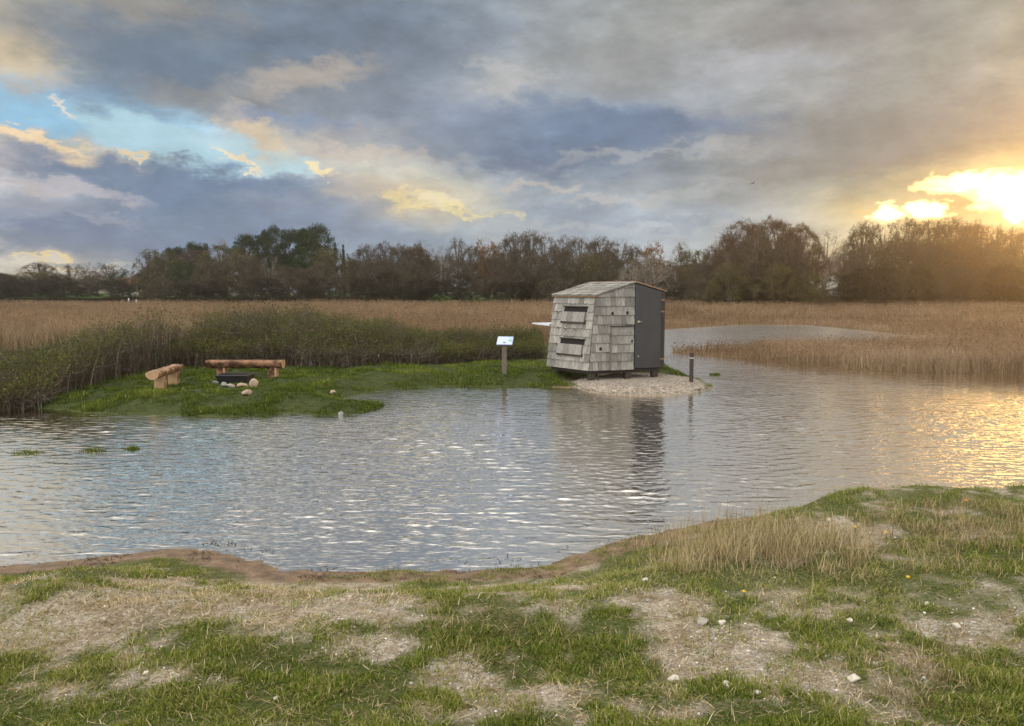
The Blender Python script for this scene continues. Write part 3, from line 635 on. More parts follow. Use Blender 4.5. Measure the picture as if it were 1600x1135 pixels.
# ------------------------------------------------------------------ reeds
REED = leafy('dry reeds', [(0, (.085, .056, .032)), (.4, (.19, .128, .078)), (.75, (.28, .20, .125)), (1, (.38, .30, .20))], .3, .35, .10)
N = 260000
Y = 1 / rng.uniform(1 / 122, 1 / 20, N); Y = np.where(rng.random(N) < .45, rng.uniform(20, 122, N), Y); X = rng.uniform(-1, 1, N) * (.74 * Y + 4)
Z, _, d_i, d_m, _ = terrain(X, Y); cl = fbm(X * .35, Y * .35, 95, 4)
pxr, _ = proj(X, Y, Z)
isl = np.where(d_i > 0, (Y > 27) & (X < -1), True)
front = ss(0, 1.5, d_m)
k = (d_m > .05) & isl & (rng.random(N) < (.35 + .75 * ss(.3, .6, cl)))
X, Y, Z, cl, d_m = X[k], Y[k], Z[k], cl[k], d_m[k]; n = len(X)
pxr, _ = proj(X, Y, Z)
hh = np.interp(pxr, [1040, 1180, 1320, 1500], [.34, .42, .62, 1.0]); fr = (Y < 33) & (pxr > 1030)
hh = np.where(fr, hh, np.where((pxr > 1000) & (pxr < 1500) & (Y < 75), 0.32 + .60 * ss(52, 85, Y), 1.08))
hh = hh * (.62 + .72 * fbm(X * .12, Y * .12, 96, 4)) * rng.uniform(.65, 1.12, n)
tb = np.clip(.48 + (cl - .5) * .8 + rng.normal(0, .18, n), 0, 1)
faz = rng.normal(0, .5, n)
wd = .005 + .00032 * Y * rng.uniform(.7, 1.4, n)
r1 = blades(np.stack([X, Y, Z - .05], 1), rng.uniform(0, 6.283, n), hh, wd, np.abs(rng.normal(.12, .12, n)), rng.uniform(0, .5, n), tb, facing=faz)
sel = rng.random(n) < .5; m_ = sel.sum()
r2 = blades(np.stack([X[sel] + rng.normal(0, .05, m_), Y[sel], Z[sel] + hh[sel] * rng.uniform(.2, .55, m_)], 1), rng.uniform(0, 6.283, m_), hh[sel] * .45, wd[sel] * 1.3, rng.uniform(.2, .6, m_), rng.uniform(.2, .9, m_), np.clip(tb[sel] - .05, 0, 1), facing=faz[sel])
pz = Z + hh * .93
r3 = leafs(np.stack([X, Y, pz], 1)[sel], wd[sel] * 2.3, np.clip(tb[sel] - .15, 0, 1), .5)
stuff(obj('reeds', mesh_np('reeds', *join([r1, r2, r3])), REED), 'wide bed of dry brown reeds between the pond and the trees', 'reeds')

# ------------------------------------------------------------------ shrub thicket behind the benches
TF = [pix(px, py, .05) for px, py in ((-260, 640), (0, 637), (60, 636), (95, 629), (150, 616), (200, 600), (235, 590), (300, 584), (480, 584), (560, 583), (640, 578), (750, 574), (850, 568))]
fx = np.array([p[0] for p in TF]); fy = np.array([p[1] for p in TF])
def in_thicket(X, Y): # depth behind the front line
    return Y - np.interp(X, fx, fy)
n = 21000
X = rng.uniform(-15.5, 1.0, n); dp = rng.random(n) ** 1.5 * np.interp(X, [-15, -9, -4, -2, 1], [5, 7.5, 6, 3.5, 2.2]); Y = np.interp(X, fx, fy) + dp + rng.normal(0, .12, n)
Z, *_ = terrain(X, Y); pxs, _ = proj(X, Y, Z)
top = np.interp(pxs, [-150, 0, 60, 100, 170, 250, 480, 570, 650, 850], [.50, .66, .90, 1.10, 1.45, 1.80, 1.86, 1.42, 1.02, 1.05])
lump = .35 * fbm(X * .7, Y * .7, 97, 2) + .65 * fbm(X * 2.1, Y * 2.1, 98, 2)
hs = np.maximum(.3, (top - np.maximum(Z, 0)) * (.30 + 1.22 * lump) * (.40 + .60 * ss(0, 2.0, dp)) * rng.uniform(.75, 1.05, n))
Z = np.maximum(Z, -.1)
az = rng.uniform(0, 6.283, n)
lean = np.abs(rng.normal(.16, .13, n))
STEM = leafy('shrub stems', [(0, (.035, .027, .020)), (.5, (.090, .071, .053)), (.8, (.155, .127, .098)), (1, (.30, .27, .23))], .1, .2, .8)
LEAF = leafy('shrub leaves', [(0, (.035, .045, .012)), (.4, (.066, .080, .019)), (.7, (.118, .130, .032)), (.9, (.21, .185, .05)), (1, (.24, .14, .05))], .35, .3, .9)
st = blades(np.stack([X, Y, Z - .03], 1), az, hs, rng.uniform(.010, .022, n), lean, rng.uniform(.0, .3, n), np.clip(rng.normal(.5, .2, n), 0, 1), facing=rng.normal(0, .7, n))
# side twigs
k = np.repeat(np.arange(n), 9); m_ = len(k); t = rng.uniform(.15, .98, m_)
dirx = np.stack([np.cos(az), np.sin(az), np.zeros(n)], 1)
Pt = np.stack([X, Y, Z], 1)[k] + (dirx[k] * np.sin(lean[k])[:, None] + np.array([0, 0, 1.0]) * np.cos(lean[k])[:, None]) * (hs[k] * t)[:, None]
Dt = rng.normal(size=(m_, 3)) * .9 + np.array([0, 0, .6]); Dt /= np.linalg.norm(Dt, axis=1)[:, None]
Lt = rng.uniform(.12, .38, m_)
tw = spikes(Pt, Dt, Lt, rng.uniform(.006, .012, m_), np.clip(rng.normal(.5, .22, m_), 0, 1))
th = thing('shrub_thicket', 'dense thicket of bare stemmed shrubs with yellow green leaves on top behind the log benches', 'thicket', (0, 0, 0)); th['kind'] = 'stuff'
obj('stems', mesh_np('stems', *join([st, tw])), STEM, th)['kind'] = 'stuff'
zr = t; kk = rng.random(m_) < ss(.45, .95, zr) * .95 + .06
kk = np.where(kk)[0]; kk = np.repeat(kk, 3); Pl = Pt[kk] + Dt[kk] * (Lt[kk] * rng.uniform(.2, 1.05, len(kk)))[:, None] + rng.normal(0, .03, (len(kk), 3))
ln = fbm(Pl[:, 0] * 1.1, Pl[:, 1] * 1.1, 99, 3)
k2 = rng.random(len(kk)) < .25 + ss(.35, .6, ln); Pl = Pl[k2]; ln = ln[k2]
lv = leafs(Pl, rng.uniform(.014, .030, len(Pl)), np.clip(.4 + (ln - .5) * .6 + rng.normal(0, .2, len(Pl)), 0, 1), .65)
obj('leaves', mesh_np('leaves', *lv), LEAF, th)['kind'] = 'stuff'

# ------------------------------------------------------------------ the bird hide
def build_hide():
    B = Vector((1.936, 19.2, 0)); d = Vector((.93, .37, 0)).normalized(); A = Vector((.94, 20.5, 0)); e = (A - B)
    Ls = e.length; eh = e.normalized(); z0 = .4; up = Vector((0, 0, 1))
    sC, sD = 1.285, 2.165
    zEave, zR, zD = 2.29, 2.61, 2.385
    nG = Vector((d.y, -d.x, 0))                       # gable outward
    tA, tB = .22, .17
    hW = zEave - z0
    root = thing('bird_hide', 'small grey wood shingled bird hide on dark stilts with a black door', 'bird hide', (2.6, 20.2, 0))
    off = Vector((2.6, 20.2, 0))
    SH = plain('weathered shingles', (.198, .189, .168), .85, .36, 5, .006, .2, .42, stretch=(9, 9, 1.2))
    DK = plain('dark stained timber', (.035, .028, .022), .8, .3, 8, .002)
    BR = plain('brown batten timber', (.16, .10, .06), .8, .3, 8, .002)
    DOORM = plain('anthracite painted door', (.025, .025, .0245), .6, .22, 2.2, .0006, .4, stretch=(3, 3, .8))
    BLK = plain('unlit interior black', (.012, .010, .009), .9, .2, 4)  # near black stands in for the unlit inside at slits and peepholes
    POSTM = plain('weathered batten', (.13, .11, .09), .8, .3, 8, .002)
    PALE = plain('pale cut wood rim', (.42, .33, .20), .7, .2, 10)
    MET = plain('hardware metal', (.30, .26, .20), .4, .1, 10, 0, .5, 0, .8)
    ALU = plain('grey painted hatch board', (.42, .44, .46), .6, .08, 4)
    def sleft(z): return tB * (z - z0) / hW
    def roofz(s):
        s0 = sleft(zEave)
        return zEave + (zR - zEave) * (s - s0) / (sC - s0) if s < sC else zR + (zD - zR) * (s - sC) / (sD - sC)
    def gp(s, z, o=0): return B + d * s + up * z + nG * o - off
    nL = None
    A_t = A + d * tA + up * zEave; B_t = B + d * tB + up * zEave; A_b = A + up * z0; B_b = B + up * z0
    nL = (B_b - A_b).cross(B_t - B_b).normalized()
    if nL.dot(d) > 0: nL = -nL
    def lp(u, v, o=0):                                # u: 0 at A .. 1 at B, v 0..1
        return (A_b * (1 - u) + B_b * u) * (1 - v) + (A_t * (1 - u) + B_t * u) * v + nL * o - off
    rnd = random.Random(3)
    def subtract(r, holes):
        rs = [r]
        for h in holes:
            o = []
            for (a, b, c, e_) in rs:
                if h[0] >= c or h[2] <= a or h[1] >= e_ or h[3] <= b: o.append((a, b, c, e_)); continue
                if a < h[0]: o.append((a, b, h[0], e_))
                if c > h[2]: o.append((h[2], b, c, e_))
                a2, c2 = max(a, h[0]), min(c, h[2])
                if b < h[1]: o.append((a2, b, c2, h[1]))
                if e_ > h[3]: o.append((a2, h[3], c2, e_))
            rs = o
        return rs
    # ---- left wall, slanting, rows of shingles with the two viewing slits cut out
    slits = [(.30, .775, .86, .842), (.28, .335, .86, .405)]            # u0,v0,u1,v1
    m = MB(); rows = 9
    for r in range(rows):
        u = 0
        while u < 1 - 1e-4:
            w = rnd.uniform(.055, .12); u2 = min(1, u + w)
            if 1 - u2 < .04: u2 = 1
            v0, v1 = r / rows - .004 * rnd.random(), min(1, (r + 1) / rows + .02)
            t = rnd.uniform(.05, .95)
            for (a, b, c, e_) in subtract((u, max(0, v0), u2 - .004, v1), slits):
                k0 = .034 - .022 * max(0, (b - v0)) * rows; k1 = .034 - .024 * max(0, (e_ - v0)) * rows
                p = [lp(a, b, 0), lp(c, b, 0), lp(c, b, k0), lp(a, b, k0), lp(a, e_, 0), lp(c, e_, 0), lp(c, e_, max(.006, k1)), lp(a, e_, max(.006, k1))]
                m.hexa(p, t)
            u = u2
    obj('shingled_wall', m, SH, root)
    for h in slits:                                                     # near-black block for the unlit slit, frame and drop flap
        a, b, c, e_ = h
        s = MB(); s.hexa([lp(a, b, -.10), lp(c, b, -.10), lp(c, b, .004), lp(a, b, .004), lp(a, e_, -.10), lp(c, e_, -.10), lp(c, e_, .004), lp(a, e_, .004)])
        sl_ = obj('viewing_slit', s, BLK, root)
        f = MB()
        f.hexa([lp(a - .02, e_, .0), lp(c + .01, e_, 0), lp(c + .01, e_, .05), lp(a - .02, e_, .05), lp(a - .02, e_ + .012, 0), lp(c + .01, e_ + .012, 0), lp(c + .01, e_ + .012, .05), lp(a - .02, e_ + .012, .05)])
        obj('lintel', f, DK, sl_)
        g_ = MB(); b0 = b - .135
        q_ = 4
        for i in range(q_):
            aa = a - .03 + (c - a + .0) * i / q_; cc = a - .03 + (c - a + .0) * (i + 1) / q_ - .003
            g_.hexa([lp(aa, b0, .05), lp(cc, b0, .05), lp(cc, b0, .085), lp(aa, b0, .085), lp(aa, b, .036), lp(cc, b, .036), lp(cc, b, .06), lp(aa, b, .06)], rnd.uniform(.2, .7))
        fl = obj('flap', g_, SH, root)
        k_ = MB(); k_.hexa([lp(a - .04, b0 - .022, .0), lp(c - .02, b0 - .022, 0), lp(c - .02, b0 - .022, .07), lp(a - .04, b0 - .022, .07), lp(a - .04, b0 - .004, 0), lp(c - .02, b0 - .004, 0), lp(c - .02, b0 - .004, .07), lp(a - .04, b0 - .004, .07)])
        k_.hexa([lp(a - .045, b0 - .022, .0), lp(a - .032, b0 - .022, 0), lp(a - .032, b0 - .022, .06), lp(a - .045, b0 - .022, .06), lp(a - .045, b, 0), lp(a - .032, b, 0), lp(a - .032, b, .05), lp(a - .045, b, .05)])
        obj('flap_shadow_line', k_, DK, fl)  # dark strips standing in for the shadow line at the flap's left and bottom
    def port(c, n_, right, rim_mat, r=.040):
        upv = n_.cross(right).normalized(); upv = upv if upv.z > 0 else -upv
        def ring(rr, o): return [c + right * rr * math.cos(2 * math.pi * i / 14) + upv * rr * math.sin(2 * math.pi * i / 14) + n_ * o for i in range(14)]
        a = MB(); r1, r2, r3 = ring(r, .035), ring(r * .72, .046), ring(r * .72, .02); 
        a.add(r1 + r2 + r3, [(i, (i + 1) % 14, 14 + (i + 1) % 14, 14 + i) for i in range(14)] + [(14 + i, 14 + (i + 1) % 14, 28 + (i + 1) % 14, 28 + i) for i in range(14)])
        ho = obj('peephole', a, rim_mat, root)
        b_ = MB(); b_.add(ring(r * .73, .040), [tuple(range(14))]); obj('hole', b_, BLK, ho)
    rl = (B_b - A_b).normalized()
    for (pu, pv) in ((.145, .77), (.20, .55), (.375, .54), (.62, .54), (.20, .33)):
        port(lp(pu, pv, 0), nL, rl, PALE)
    GREY = plain('grey glazed port', (.10, .09, .10), .3, .2, 10)
    for (s, z) in ((.63, 1.84), (1.06, 1.85), (.30, .95)):
        port(gp(s, z), nG, d, GREY, .046)
    # ---- gable wall
    hatch = (.58, z0 - .01, sC - .005, 1.50)
    m = MB(); hr = .232
    r = 0
    while z0 + r * hr < zR:
        za, zb = z0 + r * hr, z0 + (r + 1) * hr + .03
        s = sleft(za)
        while s < sC - 1e-4:
            w = rnd.uniform(.09, .19); s2 = min(sC, s + w)
            if sC - s2 < .06: s2 = sC
            t = rnd.uniform(.05, .95)
            for (a, b, c, e_) in subtract((s, za, s2 - .006, zb), [hatch]):
                a0, a1 = max(a, sleft(b)), max(a, sleft(min(e_, zEave)))
                ea, ec = min(e_, roofz(max(a1, sleft(zEave))) - .01), min(e_, roofz(c) - .01)
                if ec <= b + .01: continue
                ea = max(ea, b + .002)
                k0 = .034 - .022 * (b - za) / hr; k1 = max(.006, .034 - .026 * (e_ - za) / hr)
                m.hexa([gp(a0, b, 0), gp(c, b, 0), gp(c, b, k0), gp(a0, b, k0), gp(a1, ea, 0), gp(c, ec, 0), gp(c, ec, k1), gp(a1, ea, k1)], t)
            s = s2
        r += 1
    obj('shingled_wall', m, SH, root)
    hm_ = MB(); za = z0
    for i in range(5):
        za, zb = z0 + i * .222 - .005, z0 + (i + 1) * .222 - .008; s = hatch[0] + .03
        while s < hatch[2] - .02:
            s2 = min(hatch[2] - .012, s + rnd.uniform(.10, .2))
            if hatch[2] - s2 < .06: s2 = hatch[2] - .012
            hm_.hexa([gp(s, za, .004), gp(s2 - .005, za, .004), gp(s2 - .005, za, .05), gp(s, za, .05), gp(s, zb, .004), gp(s2 - .005, zb, .004), gp(s2 - .005, zb, .028), gp(s, zb, .028)], rnd.uniform(.1, .9))
            s = s2
    ha = obj('wall_hatch', hm_, SH, root)
    e1 = MB(); e1.hexa([gp(hatch[0] - .01, z0, .004), gp(hatch[0] + .028, z0, .004), gp(hatch[0] + .028, z0, .055), gp(hatch[0] - .01, z0, .055), gp(hatch[0] - .01, 1.5, .004), gp(hatch[0] + .028, 1.5, .004), gp(hatch[0] + .028, 1.5, .055), gp(hatch[0] - .01, 1.5, .055)])
    obj('edge_batten', e1, POSTM, ha)
    e2 = MB(); e2.hexa([gp(hatch[0] - .01, 1.502, .004), gp(sC - .004, 1.502, .004), gp(sC - .004, 1.502, .06), gp(hatch[0] - .01, 1.502, .06), gp(hatch[0] - .01, 1.525, .004), gp(sC - .004, 1.525, .004), gp(sC - .004, 1.525, .06), gp(hatch[0] - .01, 1.525, .06)])
    obj('drip_rail', e2, DK, ha)
    l_ = MB(); l_.tube([gp(1.2, 1.13, .03), gp(1.2, 1.13, .075)], .024, 10); obj('latch', l_, DK, ha)
    # ---- the door
    dm_ = MB(); s0, s1 = sC + .004, sD - .085
    dm_.hexa([gp(s0, z0 + .02, 0), gp(s1, z0 + .02, 0), gp(s1, z0 + .02, .04), gp(s0, z0 + .02, .04), gp(s0, zR - .025, 0), gp(s1, roofz(s1) - .025, 0), gp(s1, roofz(s1) - .025, .04), gp(s0, zR - .025, .04)])
    do = obj('door', dm_, DOORM, root)
    kn = MB(); kn.tube([gp(s0 + .14, 1.62, .04), gp(s0 + .14, 1.62, .075), gp(s0 + .14, 1.62, .08), gp(s0 + .14, 1.62, .11)], [.010, .010, .020, .016], 10); kn.box(gp(s0 + .10, 1.62, .045), (.05, .012, .05)); obj('knob', kn, MET, do)
    kb = MB(); kb.tube([gp(s0 + .10, .73, .038), gp(s0 + .10, .73, .05)], .022, 10); obj('bolt_plate', kb, MET, do)
    fm = MB(); fm.hexa([gp(s1 + .006, z0 + .02, 0), gp(sD, z0 + .02, 0), gp(sD, z0 + .02, .055), gp(s1 + .006, z0 + .02, .055), gp(s1 + .006, roofz(s1) - .02, 0), gp(sD, zD - .02, 0), gp(sD, zD - .02, .055), gp(s1 + .006, roofz(s1) - .02, .055)])
    obj('door_post', fm, DK, root)
    for z in (.62, 1.85, 2.15):
        hg = MB(); hg.hexa([gp(s1 - .03, z, .041), gp(sD - .01, z, .056), gp(sD - .01, z, .066), gp(s1 - .03, z, .062), gp(s1 - .03, z + .04, .041), gp(sD - .01, z + .04, .056), gp(sD - .01, z + .04, .066), gp(s1 - .03, z + .04, .062)])
        obj('hinge', hg, BR, do)
    # ---- far walls, floor
    Dv, Ev = B + d * sD, A + d * sD
    bw = MB()
    def wall(p0, p1, za, zb0, zb1, inn):
        q0, q1 = p0 + inn * .04, p1 + inn * .04
        bw.hexa([p0 + up * za - off, p1 + up * za - off, q1 + up * za - off, q0 + up * za - off, p0 + up * zb0 - off, p1 + up * zb1 - off, q1 + up * zb1 - off, q0 + up * zb0 - off])
    wall(Dv - d * .003 + eh * .01, Ev, z0 + .01, zD - .03, zD - .03, -d)
    Cb_ = A + d * sC
    wall(A + d * tA - d * .0, Cb_, z0 + .01, zEave - .02, zR - .03, -eh); wall(Cb_, Ev, z0 + .01, zR - .03, zD - .03, -eh)
    obj('rear_walls', bw, DK, root)
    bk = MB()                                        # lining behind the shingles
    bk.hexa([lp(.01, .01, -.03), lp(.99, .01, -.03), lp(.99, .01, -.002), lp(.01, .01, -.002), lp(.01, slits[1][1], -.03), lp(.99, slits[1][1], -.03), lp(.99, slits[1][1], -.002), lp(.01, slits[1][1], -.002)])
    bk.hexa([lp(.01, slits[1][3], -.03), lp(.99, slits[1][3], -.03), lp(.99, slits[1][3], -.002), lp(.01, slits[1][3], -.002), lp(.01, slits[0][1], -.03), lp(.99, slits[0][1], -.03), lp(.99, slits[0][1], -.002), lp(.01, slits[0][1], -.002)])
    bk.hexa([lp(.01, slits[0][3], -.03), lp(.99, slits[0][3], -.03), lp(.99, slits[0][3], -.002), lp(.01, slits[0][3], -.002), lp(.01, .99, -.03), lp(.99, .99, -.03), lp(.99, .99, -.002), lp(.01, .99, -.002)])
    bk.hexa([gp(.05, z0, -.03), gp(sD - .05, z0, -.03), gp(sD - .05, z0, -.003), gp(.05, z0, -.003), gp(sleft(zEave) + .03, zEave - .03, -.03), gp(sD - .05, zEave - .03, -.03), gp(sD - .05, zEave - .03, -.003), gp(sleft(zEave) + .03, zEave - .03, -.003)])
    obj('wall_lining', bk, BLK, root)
    fl = MB(); fl.hexa([p - off + up * z for z in (z0 - .09, z0 + .0) for p in (B + d * .10 + eh * .06, Dv - d * .04 + eh * .06, Ev - d * .04 - eh * .06, A + d * .08 - eh * .06)]); obj('floor_frame', fl, DK, root)
    # ---- roof: shingled slope towards the left, boarded slope towards the right
    ov = .05
    E0 = B + d * (tB - .05) - eh * ov + up * (zEave - .012 + .0); E1 = A + d * (tA - .05) + eh * ov + up * (zEave - .012)
    R0 = B + d * sC - eh * ov + up * (zR + .004); R1 = A + d * sC + eh * ov + up * (zR + .004)
    nr = (E1 - E0).cross(R0 - E0).normalized(); nr = nr if nr.z > 0 else -nr
    def rp(u, v, o): return (E0 * (1 - u) + E1 * u) * (1 - v) + (R0 * (1 - u) + R1 * u) * v + nr * o - off
    m = MB(); rows = 6
    m.hexa([rp(0, 0, .0), rp(1, 0, 0), rp(1, 1, 0), rp(0, 1, 0), rp(0, 0, .015), rp(1, 0, .015), rp(1, 1, .015), rp(0, 1, .015)], .2)
    for r in range(rows):
        u = 0
        while u < 1 - 1e-4:
            u2 = min(1, u + rnd.uniform(.05, .11))
            if 1 - u2 < .04: u2 = 1
            v0, v1 = r / rows, min(1, (r + 1) / rows + .03)
            m.hexa([rp(u, v0, .016), rp(u2 - .004, v0, .016), rp(u2 - .004, v1, .016), rp(u, v1, .016), rp(u, v0, .046), rp(u2 - .004, v0, .046), rp(u2 - .004, v1, .026), rp(u, v1, .026)], rnd.uniform(.1, 1))
            u = u2
    obj('shingled_roof', m, SH, root)
    fa = MB(); fa.hexa([rp(0, -.02, -.035), rp(1, -.02, -.035), rp(1, .05, -.035), rp(0, .05, -.035), rp(0, -.02, -.002), rp(1, -.02, -.002), rp(1, .05, -.002), rp(0, .05, -.002)]); obj('eave_board', fa, BR, root)
    m = MB()
    S0 = B + d * (sD + .04) - eh * ov + up * (zD - .008); S1 = A + d * (sD + .04) + eh * ov + up * (zD - .008)
    n2 = (R1 - R0).cross(S0 - R0).normalized(); n2 = n2 if n2.z > 0 else -n2
    q0 = [R0 + d * .004, S0, S1, R1 + d * .004]
    m.hexa([p - off for p in q0] + [p + n2 * .04 - off for p in q0]); obj('roof_boards', m, BR, root)
    # ---- stilts
    for P in (B + d * .16 + eh * .12, B + d * (sC - .12) + eh * .10, Dv - d * .18 + eh * .10, A + d * .30 - eh * .15, A + d * 1.3 - eh * .12, Ev - d * .14 - eh * .12):
        zb = gz(P.x, P.y) - .15; s_ = MB(); s_.box(P - off + up * ((z0 - .09 + zb) / 2), (.15, .15, z0 - .09 - zb), Matrix.Rotation(math.atan2(d.y, d.x), 3, 'Z')); obj('stilt', s_, DK, root)
    # ---- open hatch board on the far left side
    P = A + d * .35 + up * 1.43; hb = MB()
    ps = [P, P + d * .9, P + d * .9 + eh * 1.15 + up * .05, P + eh * 1.15 + up * .05]
    hb.hexa([p - off for p in ps] + [p + up * .035 - off for p in ps]); hbo = obj('open_hatch', hb, ALU, root)
    kk_ = MB(); kk_.box(P + eh * .35 - d * .0 + up * .05 - off, (.06, .06, .05)); obj('hatch_catch', kk_, DK, hbo)
build_hide()

# ------------------------------------------------------------------ log benches
WOOD = plain('peeled pine log', (.20, .120, .066), .8, .55, 6, .010, .3, stretch=(1, 1, 1))
CUT = plain('fresh cut pine end', (.33, .215, .115), .7, .15, 12, .002)
WOOD2 = plain('red brown pine log with bark', (.145, .078, .044), .85, .65, 6, .012, .2, stretch=(.8, 1.5, 1.5))
for w_ in (WOOD, WOOD2):
    for nd in w_.node_tree.nodes:
        if nd.type == 'VALTORGB': nd.color_ramp.elements[0].position = .42; nd.color_ramp.elements[1].position = .60
def bench(p0, p1, top, label, wid=.34, thick=.20, legs=(.2, .8), WOOD=WOOD):
    a, b = Vector(p0), Vector(p1); ax = (b - a); Ln = ax.length; mid = (a + b) / 2
    r = thing('log_bench', label, 'log bench', (mid.x, mid.y, gz(mid.x, mid.y)), math.atan2(ax.y, ax.x), 'log benches by the fire pit')
    zt = top - gz(mid.x, mid.y)
    m = MB(); N = 14; prof = []
    for i in range(N + 1):                                    # rounded underside, flat top
        w = math.pi + math.pi * i / N
        prof.append((math.cos(w) * wid / 2, math.sin(w) * thick * .78))
    prof = [(wid / 2 - .035, thick * .22), ] + [(-wid / 2 + .035, thick * .22)] + prof
    S = 12; vs = []; n_ = len(prof)
    for s in range(S + 1):
        x = -Ln / 2 + Ln * s / S; k = 1 + .05 * math.sin(s * 1.7 + Ln) + .03 * math.sin(s * 3.1)
        for (y, z) in prof: vs.append((x, y * k, zt - thick * .22 + z * (k if z < 0 else 1)))
    fs = [(s * n_ + i, s * n_ + (i + 1) % n_, (s + 1) * n_ + (i + 1) % n_, (s + 1) * n_ + i) for s in range(S) for i in range(n_)]
    m.add(vs, fs); se = obj('seat', m, WOOD, r)
    for s, sg in ((0, -1), (S, 1)):
        c = MB(); vv = [(v[0] + sg * .003, v[1], v[2]) for v in vs[s * n_:(s + 1) * n_]]; c.add(vv, [tuple(range(n_)) if sg > 0 else tuple(range(n_ - 1, -1, -1))]); obj('cut_end', c, CUT, se)
    for f in legs:
        x = -Ln / 2 + Ln * f; pw = Matrix.Rotation(math.atan2(ax.y, ax.x), 3, 'Z') @ Vector((x, 0, 0)) + mid
        zb = gz(pw.x, pw.y) - r.location.z - .05; zt2 = zt - thick * .22 - thick * .60
        l = MB(); hw = .125
        l.tube([(x, -wid * .10, zb), (x, -wid * .10, (zb + zt2) / 2), (x, -wid * .10, zt2)], [hw * 1.05, hw, hw], 10); lo = obj('leg', l, WOOD, r)
        c = MB(); c.box((x - .105, -wid * .08, (zb + zt2) / 2 - .004), (.05, .20, zt2 - zb - .008)); obj('leg_slab', c, CUT, lo)
bench((-5.79, 19.35, 0), (-7.70, 19.35, 0), .655, 'brown log bench standing along the thicket behind the black fire pit', legs=(.15, .83), WOOD=WOOD2)
bench((-7.80, 16.55, 0), (-8.02, 18.35, 0), .655, 'paler log bench at the left, turned end on to the water', wid=.27, thick=.17, legs=(.25, .78))

# ------------------------------------------------------------------ fire pit and its stones
STONE = plain('granite stone', (.27, .24, .20), .8, .35, 9, .01)
STONE_P = plain('pinkish stone', (.30, .225, .165), .8, .3, 9, .01)
STONE_G = plain('grey stone', (.19, .19, .18), .8, .3, 9, .01)
STONE_W = plain('white flint', (.42, .39, .32), .7, .25, 14, .008)
def stone(p, dims, mat, label, seed, sink=.25, group=None, name='stone'):
    import bmesh
    bm = bmesh.new(); bmesh.ops.create_icosphere(bm, subdivisions=3, radius=1); r = random.Random(seed)
    fs = [(Vector((r.gauss(0, 1), r.gauss(0, 1), r.gauss(0, 1))).normalized(), r.uniform(.5, .82)) for _ in range(12)]
    for v in bm.verts:
        for n_, h in fs:
            k = v.co.dot(n_)
            if k > h: v.co -= n_ * (k - h) * .97
        v.co = Vector((v.co.x * dims[0] / 2, v.co.y * dims[1] / 2, v.co.z * dims[2] / 2))
    me = bpy.data.meshes.new(name); bm.to_mesh(me); bm.free()
    o = obj(name, me, mat, smooth=True); o.location = (p[0], p[1], p[2] + dims[2] * (.5 - sink)); o.rotation_euler = (0, 0, r.uniform(0, 3)); return tag(o, label, 'stone', group)
def gpt(px, py): return on_ground(px, py)
fp = gpt(368, 598); BLKM = plain('sooty black steel', (.012, .012, .013), .55, .3, 10, .002, .4)
f = thing('fire_pit', 'black sooty steel fire pit set among stones on the grass', 'fire pit', fp)
m = MB(); bw_, tw_, hh_ = .33, .37, .19
def sq(w, dd, z): return [(-w, -dd, z), (w, -dd, z), (w, dd, z), (-w, dd, z)]
o1, o2, i2, i1 = sq(bw_, .22, -.04), sq(tw_, .28, hh_), sq(tw_ - .03, .25, hh_), sq(bw_ - .02, .19, .05)
m.add(o1 + o2 + i2 + i1, [(k, (k + 1) % 4, 4 + (k + 1) % 4, 4 + k) for k in range(4)] + [(4 + k, 4 + (k + 1) % 4, 8 + (k + 1) % 4, 8 + k) for k in range(4)] + [(8 + k, 8 + (k + 1) % 4, 12 + (k + 1) % 4, 12 + k) for k in range(4)] + [(12, 13, 14, 15)])
obj('bowl', m, BLKM, f)
m = MB(); m.tube([(-tw_, -.28, hh_), (tw_, -.28, hh_)], .02, 6); m.tube([(-tw_, .28, hh_), (tw_, .28, hh_)], .02, 6); m.tube([(-tw_, -.28, hh_), (-tw_, .28, hh_)], .02, 6); m.tube([(tw_, -.28, hh_), (tw_, .28, hh_)], .02, 6); obj('rim', m, BLKM, f)
m = MB()
for k in range(9): m.tube([(-tw_ + .07 + k * .075, -.27, hh_ + .012), (-tw_ + .07 + k * .075, .27, hh_ + .012)], .008, 5)
obj('grate', m, BLKM, f)
GS = 'stones round the fire pit'
for (px, py, dm_, mt, lb) in ((337, 600, (.24, .2, .12), STONE_G, 'flat pale grey stone at the left end of the fire pit'), (350, 604, (.18, .16, .13), STONE_G, 'small grey stone before the left corner of the fire pit'),
                              (361, 606, (.24, .18, .14), STONE, 'rounded stone before the middle of the fire pit'), (379, 605, (.28, .18, .13), STONE_P, 'broad tan stone before the right half of the fire pit'),
                              (398, 605, (.26, .22, .25), STONE_P, 'tallest tan boulder against the right end of the fire pit'), (386, 617, (.27, .20, .14), STONE_P, 'pink stone lying alone in the grass in front of the fire pit')):
    stone(gpt(px, py), dm_, mt, lb, px, .2, GS)
stone(gpt(521, 616), (.20, .16, .14), STONE_P, 'reddish stone on the grass at the head of the small inlet', 5, .2)
p = pix(533, 649, 0); stone((p[0], p[1], -.02), (.18, .14, .12), STONE_G, 'grey stone standing in the water at the tip of the grassy island', 6, .2)
p = pix(1029, 606, .12); stone((p[0], p[1], gz(*p)), (.08, .07, .06), STONE_W, 'small white stone on the gravel spit in front of the hide', 8, .2)
p = pix(1118, 608, 0); stone((p[0], p[1], 0), (.07, .06, .05), STONE_G, 'tiny dark stone in the water off the tip of the gravel spit', 9, .2)
FG = 'white stones scattered on the near bank'
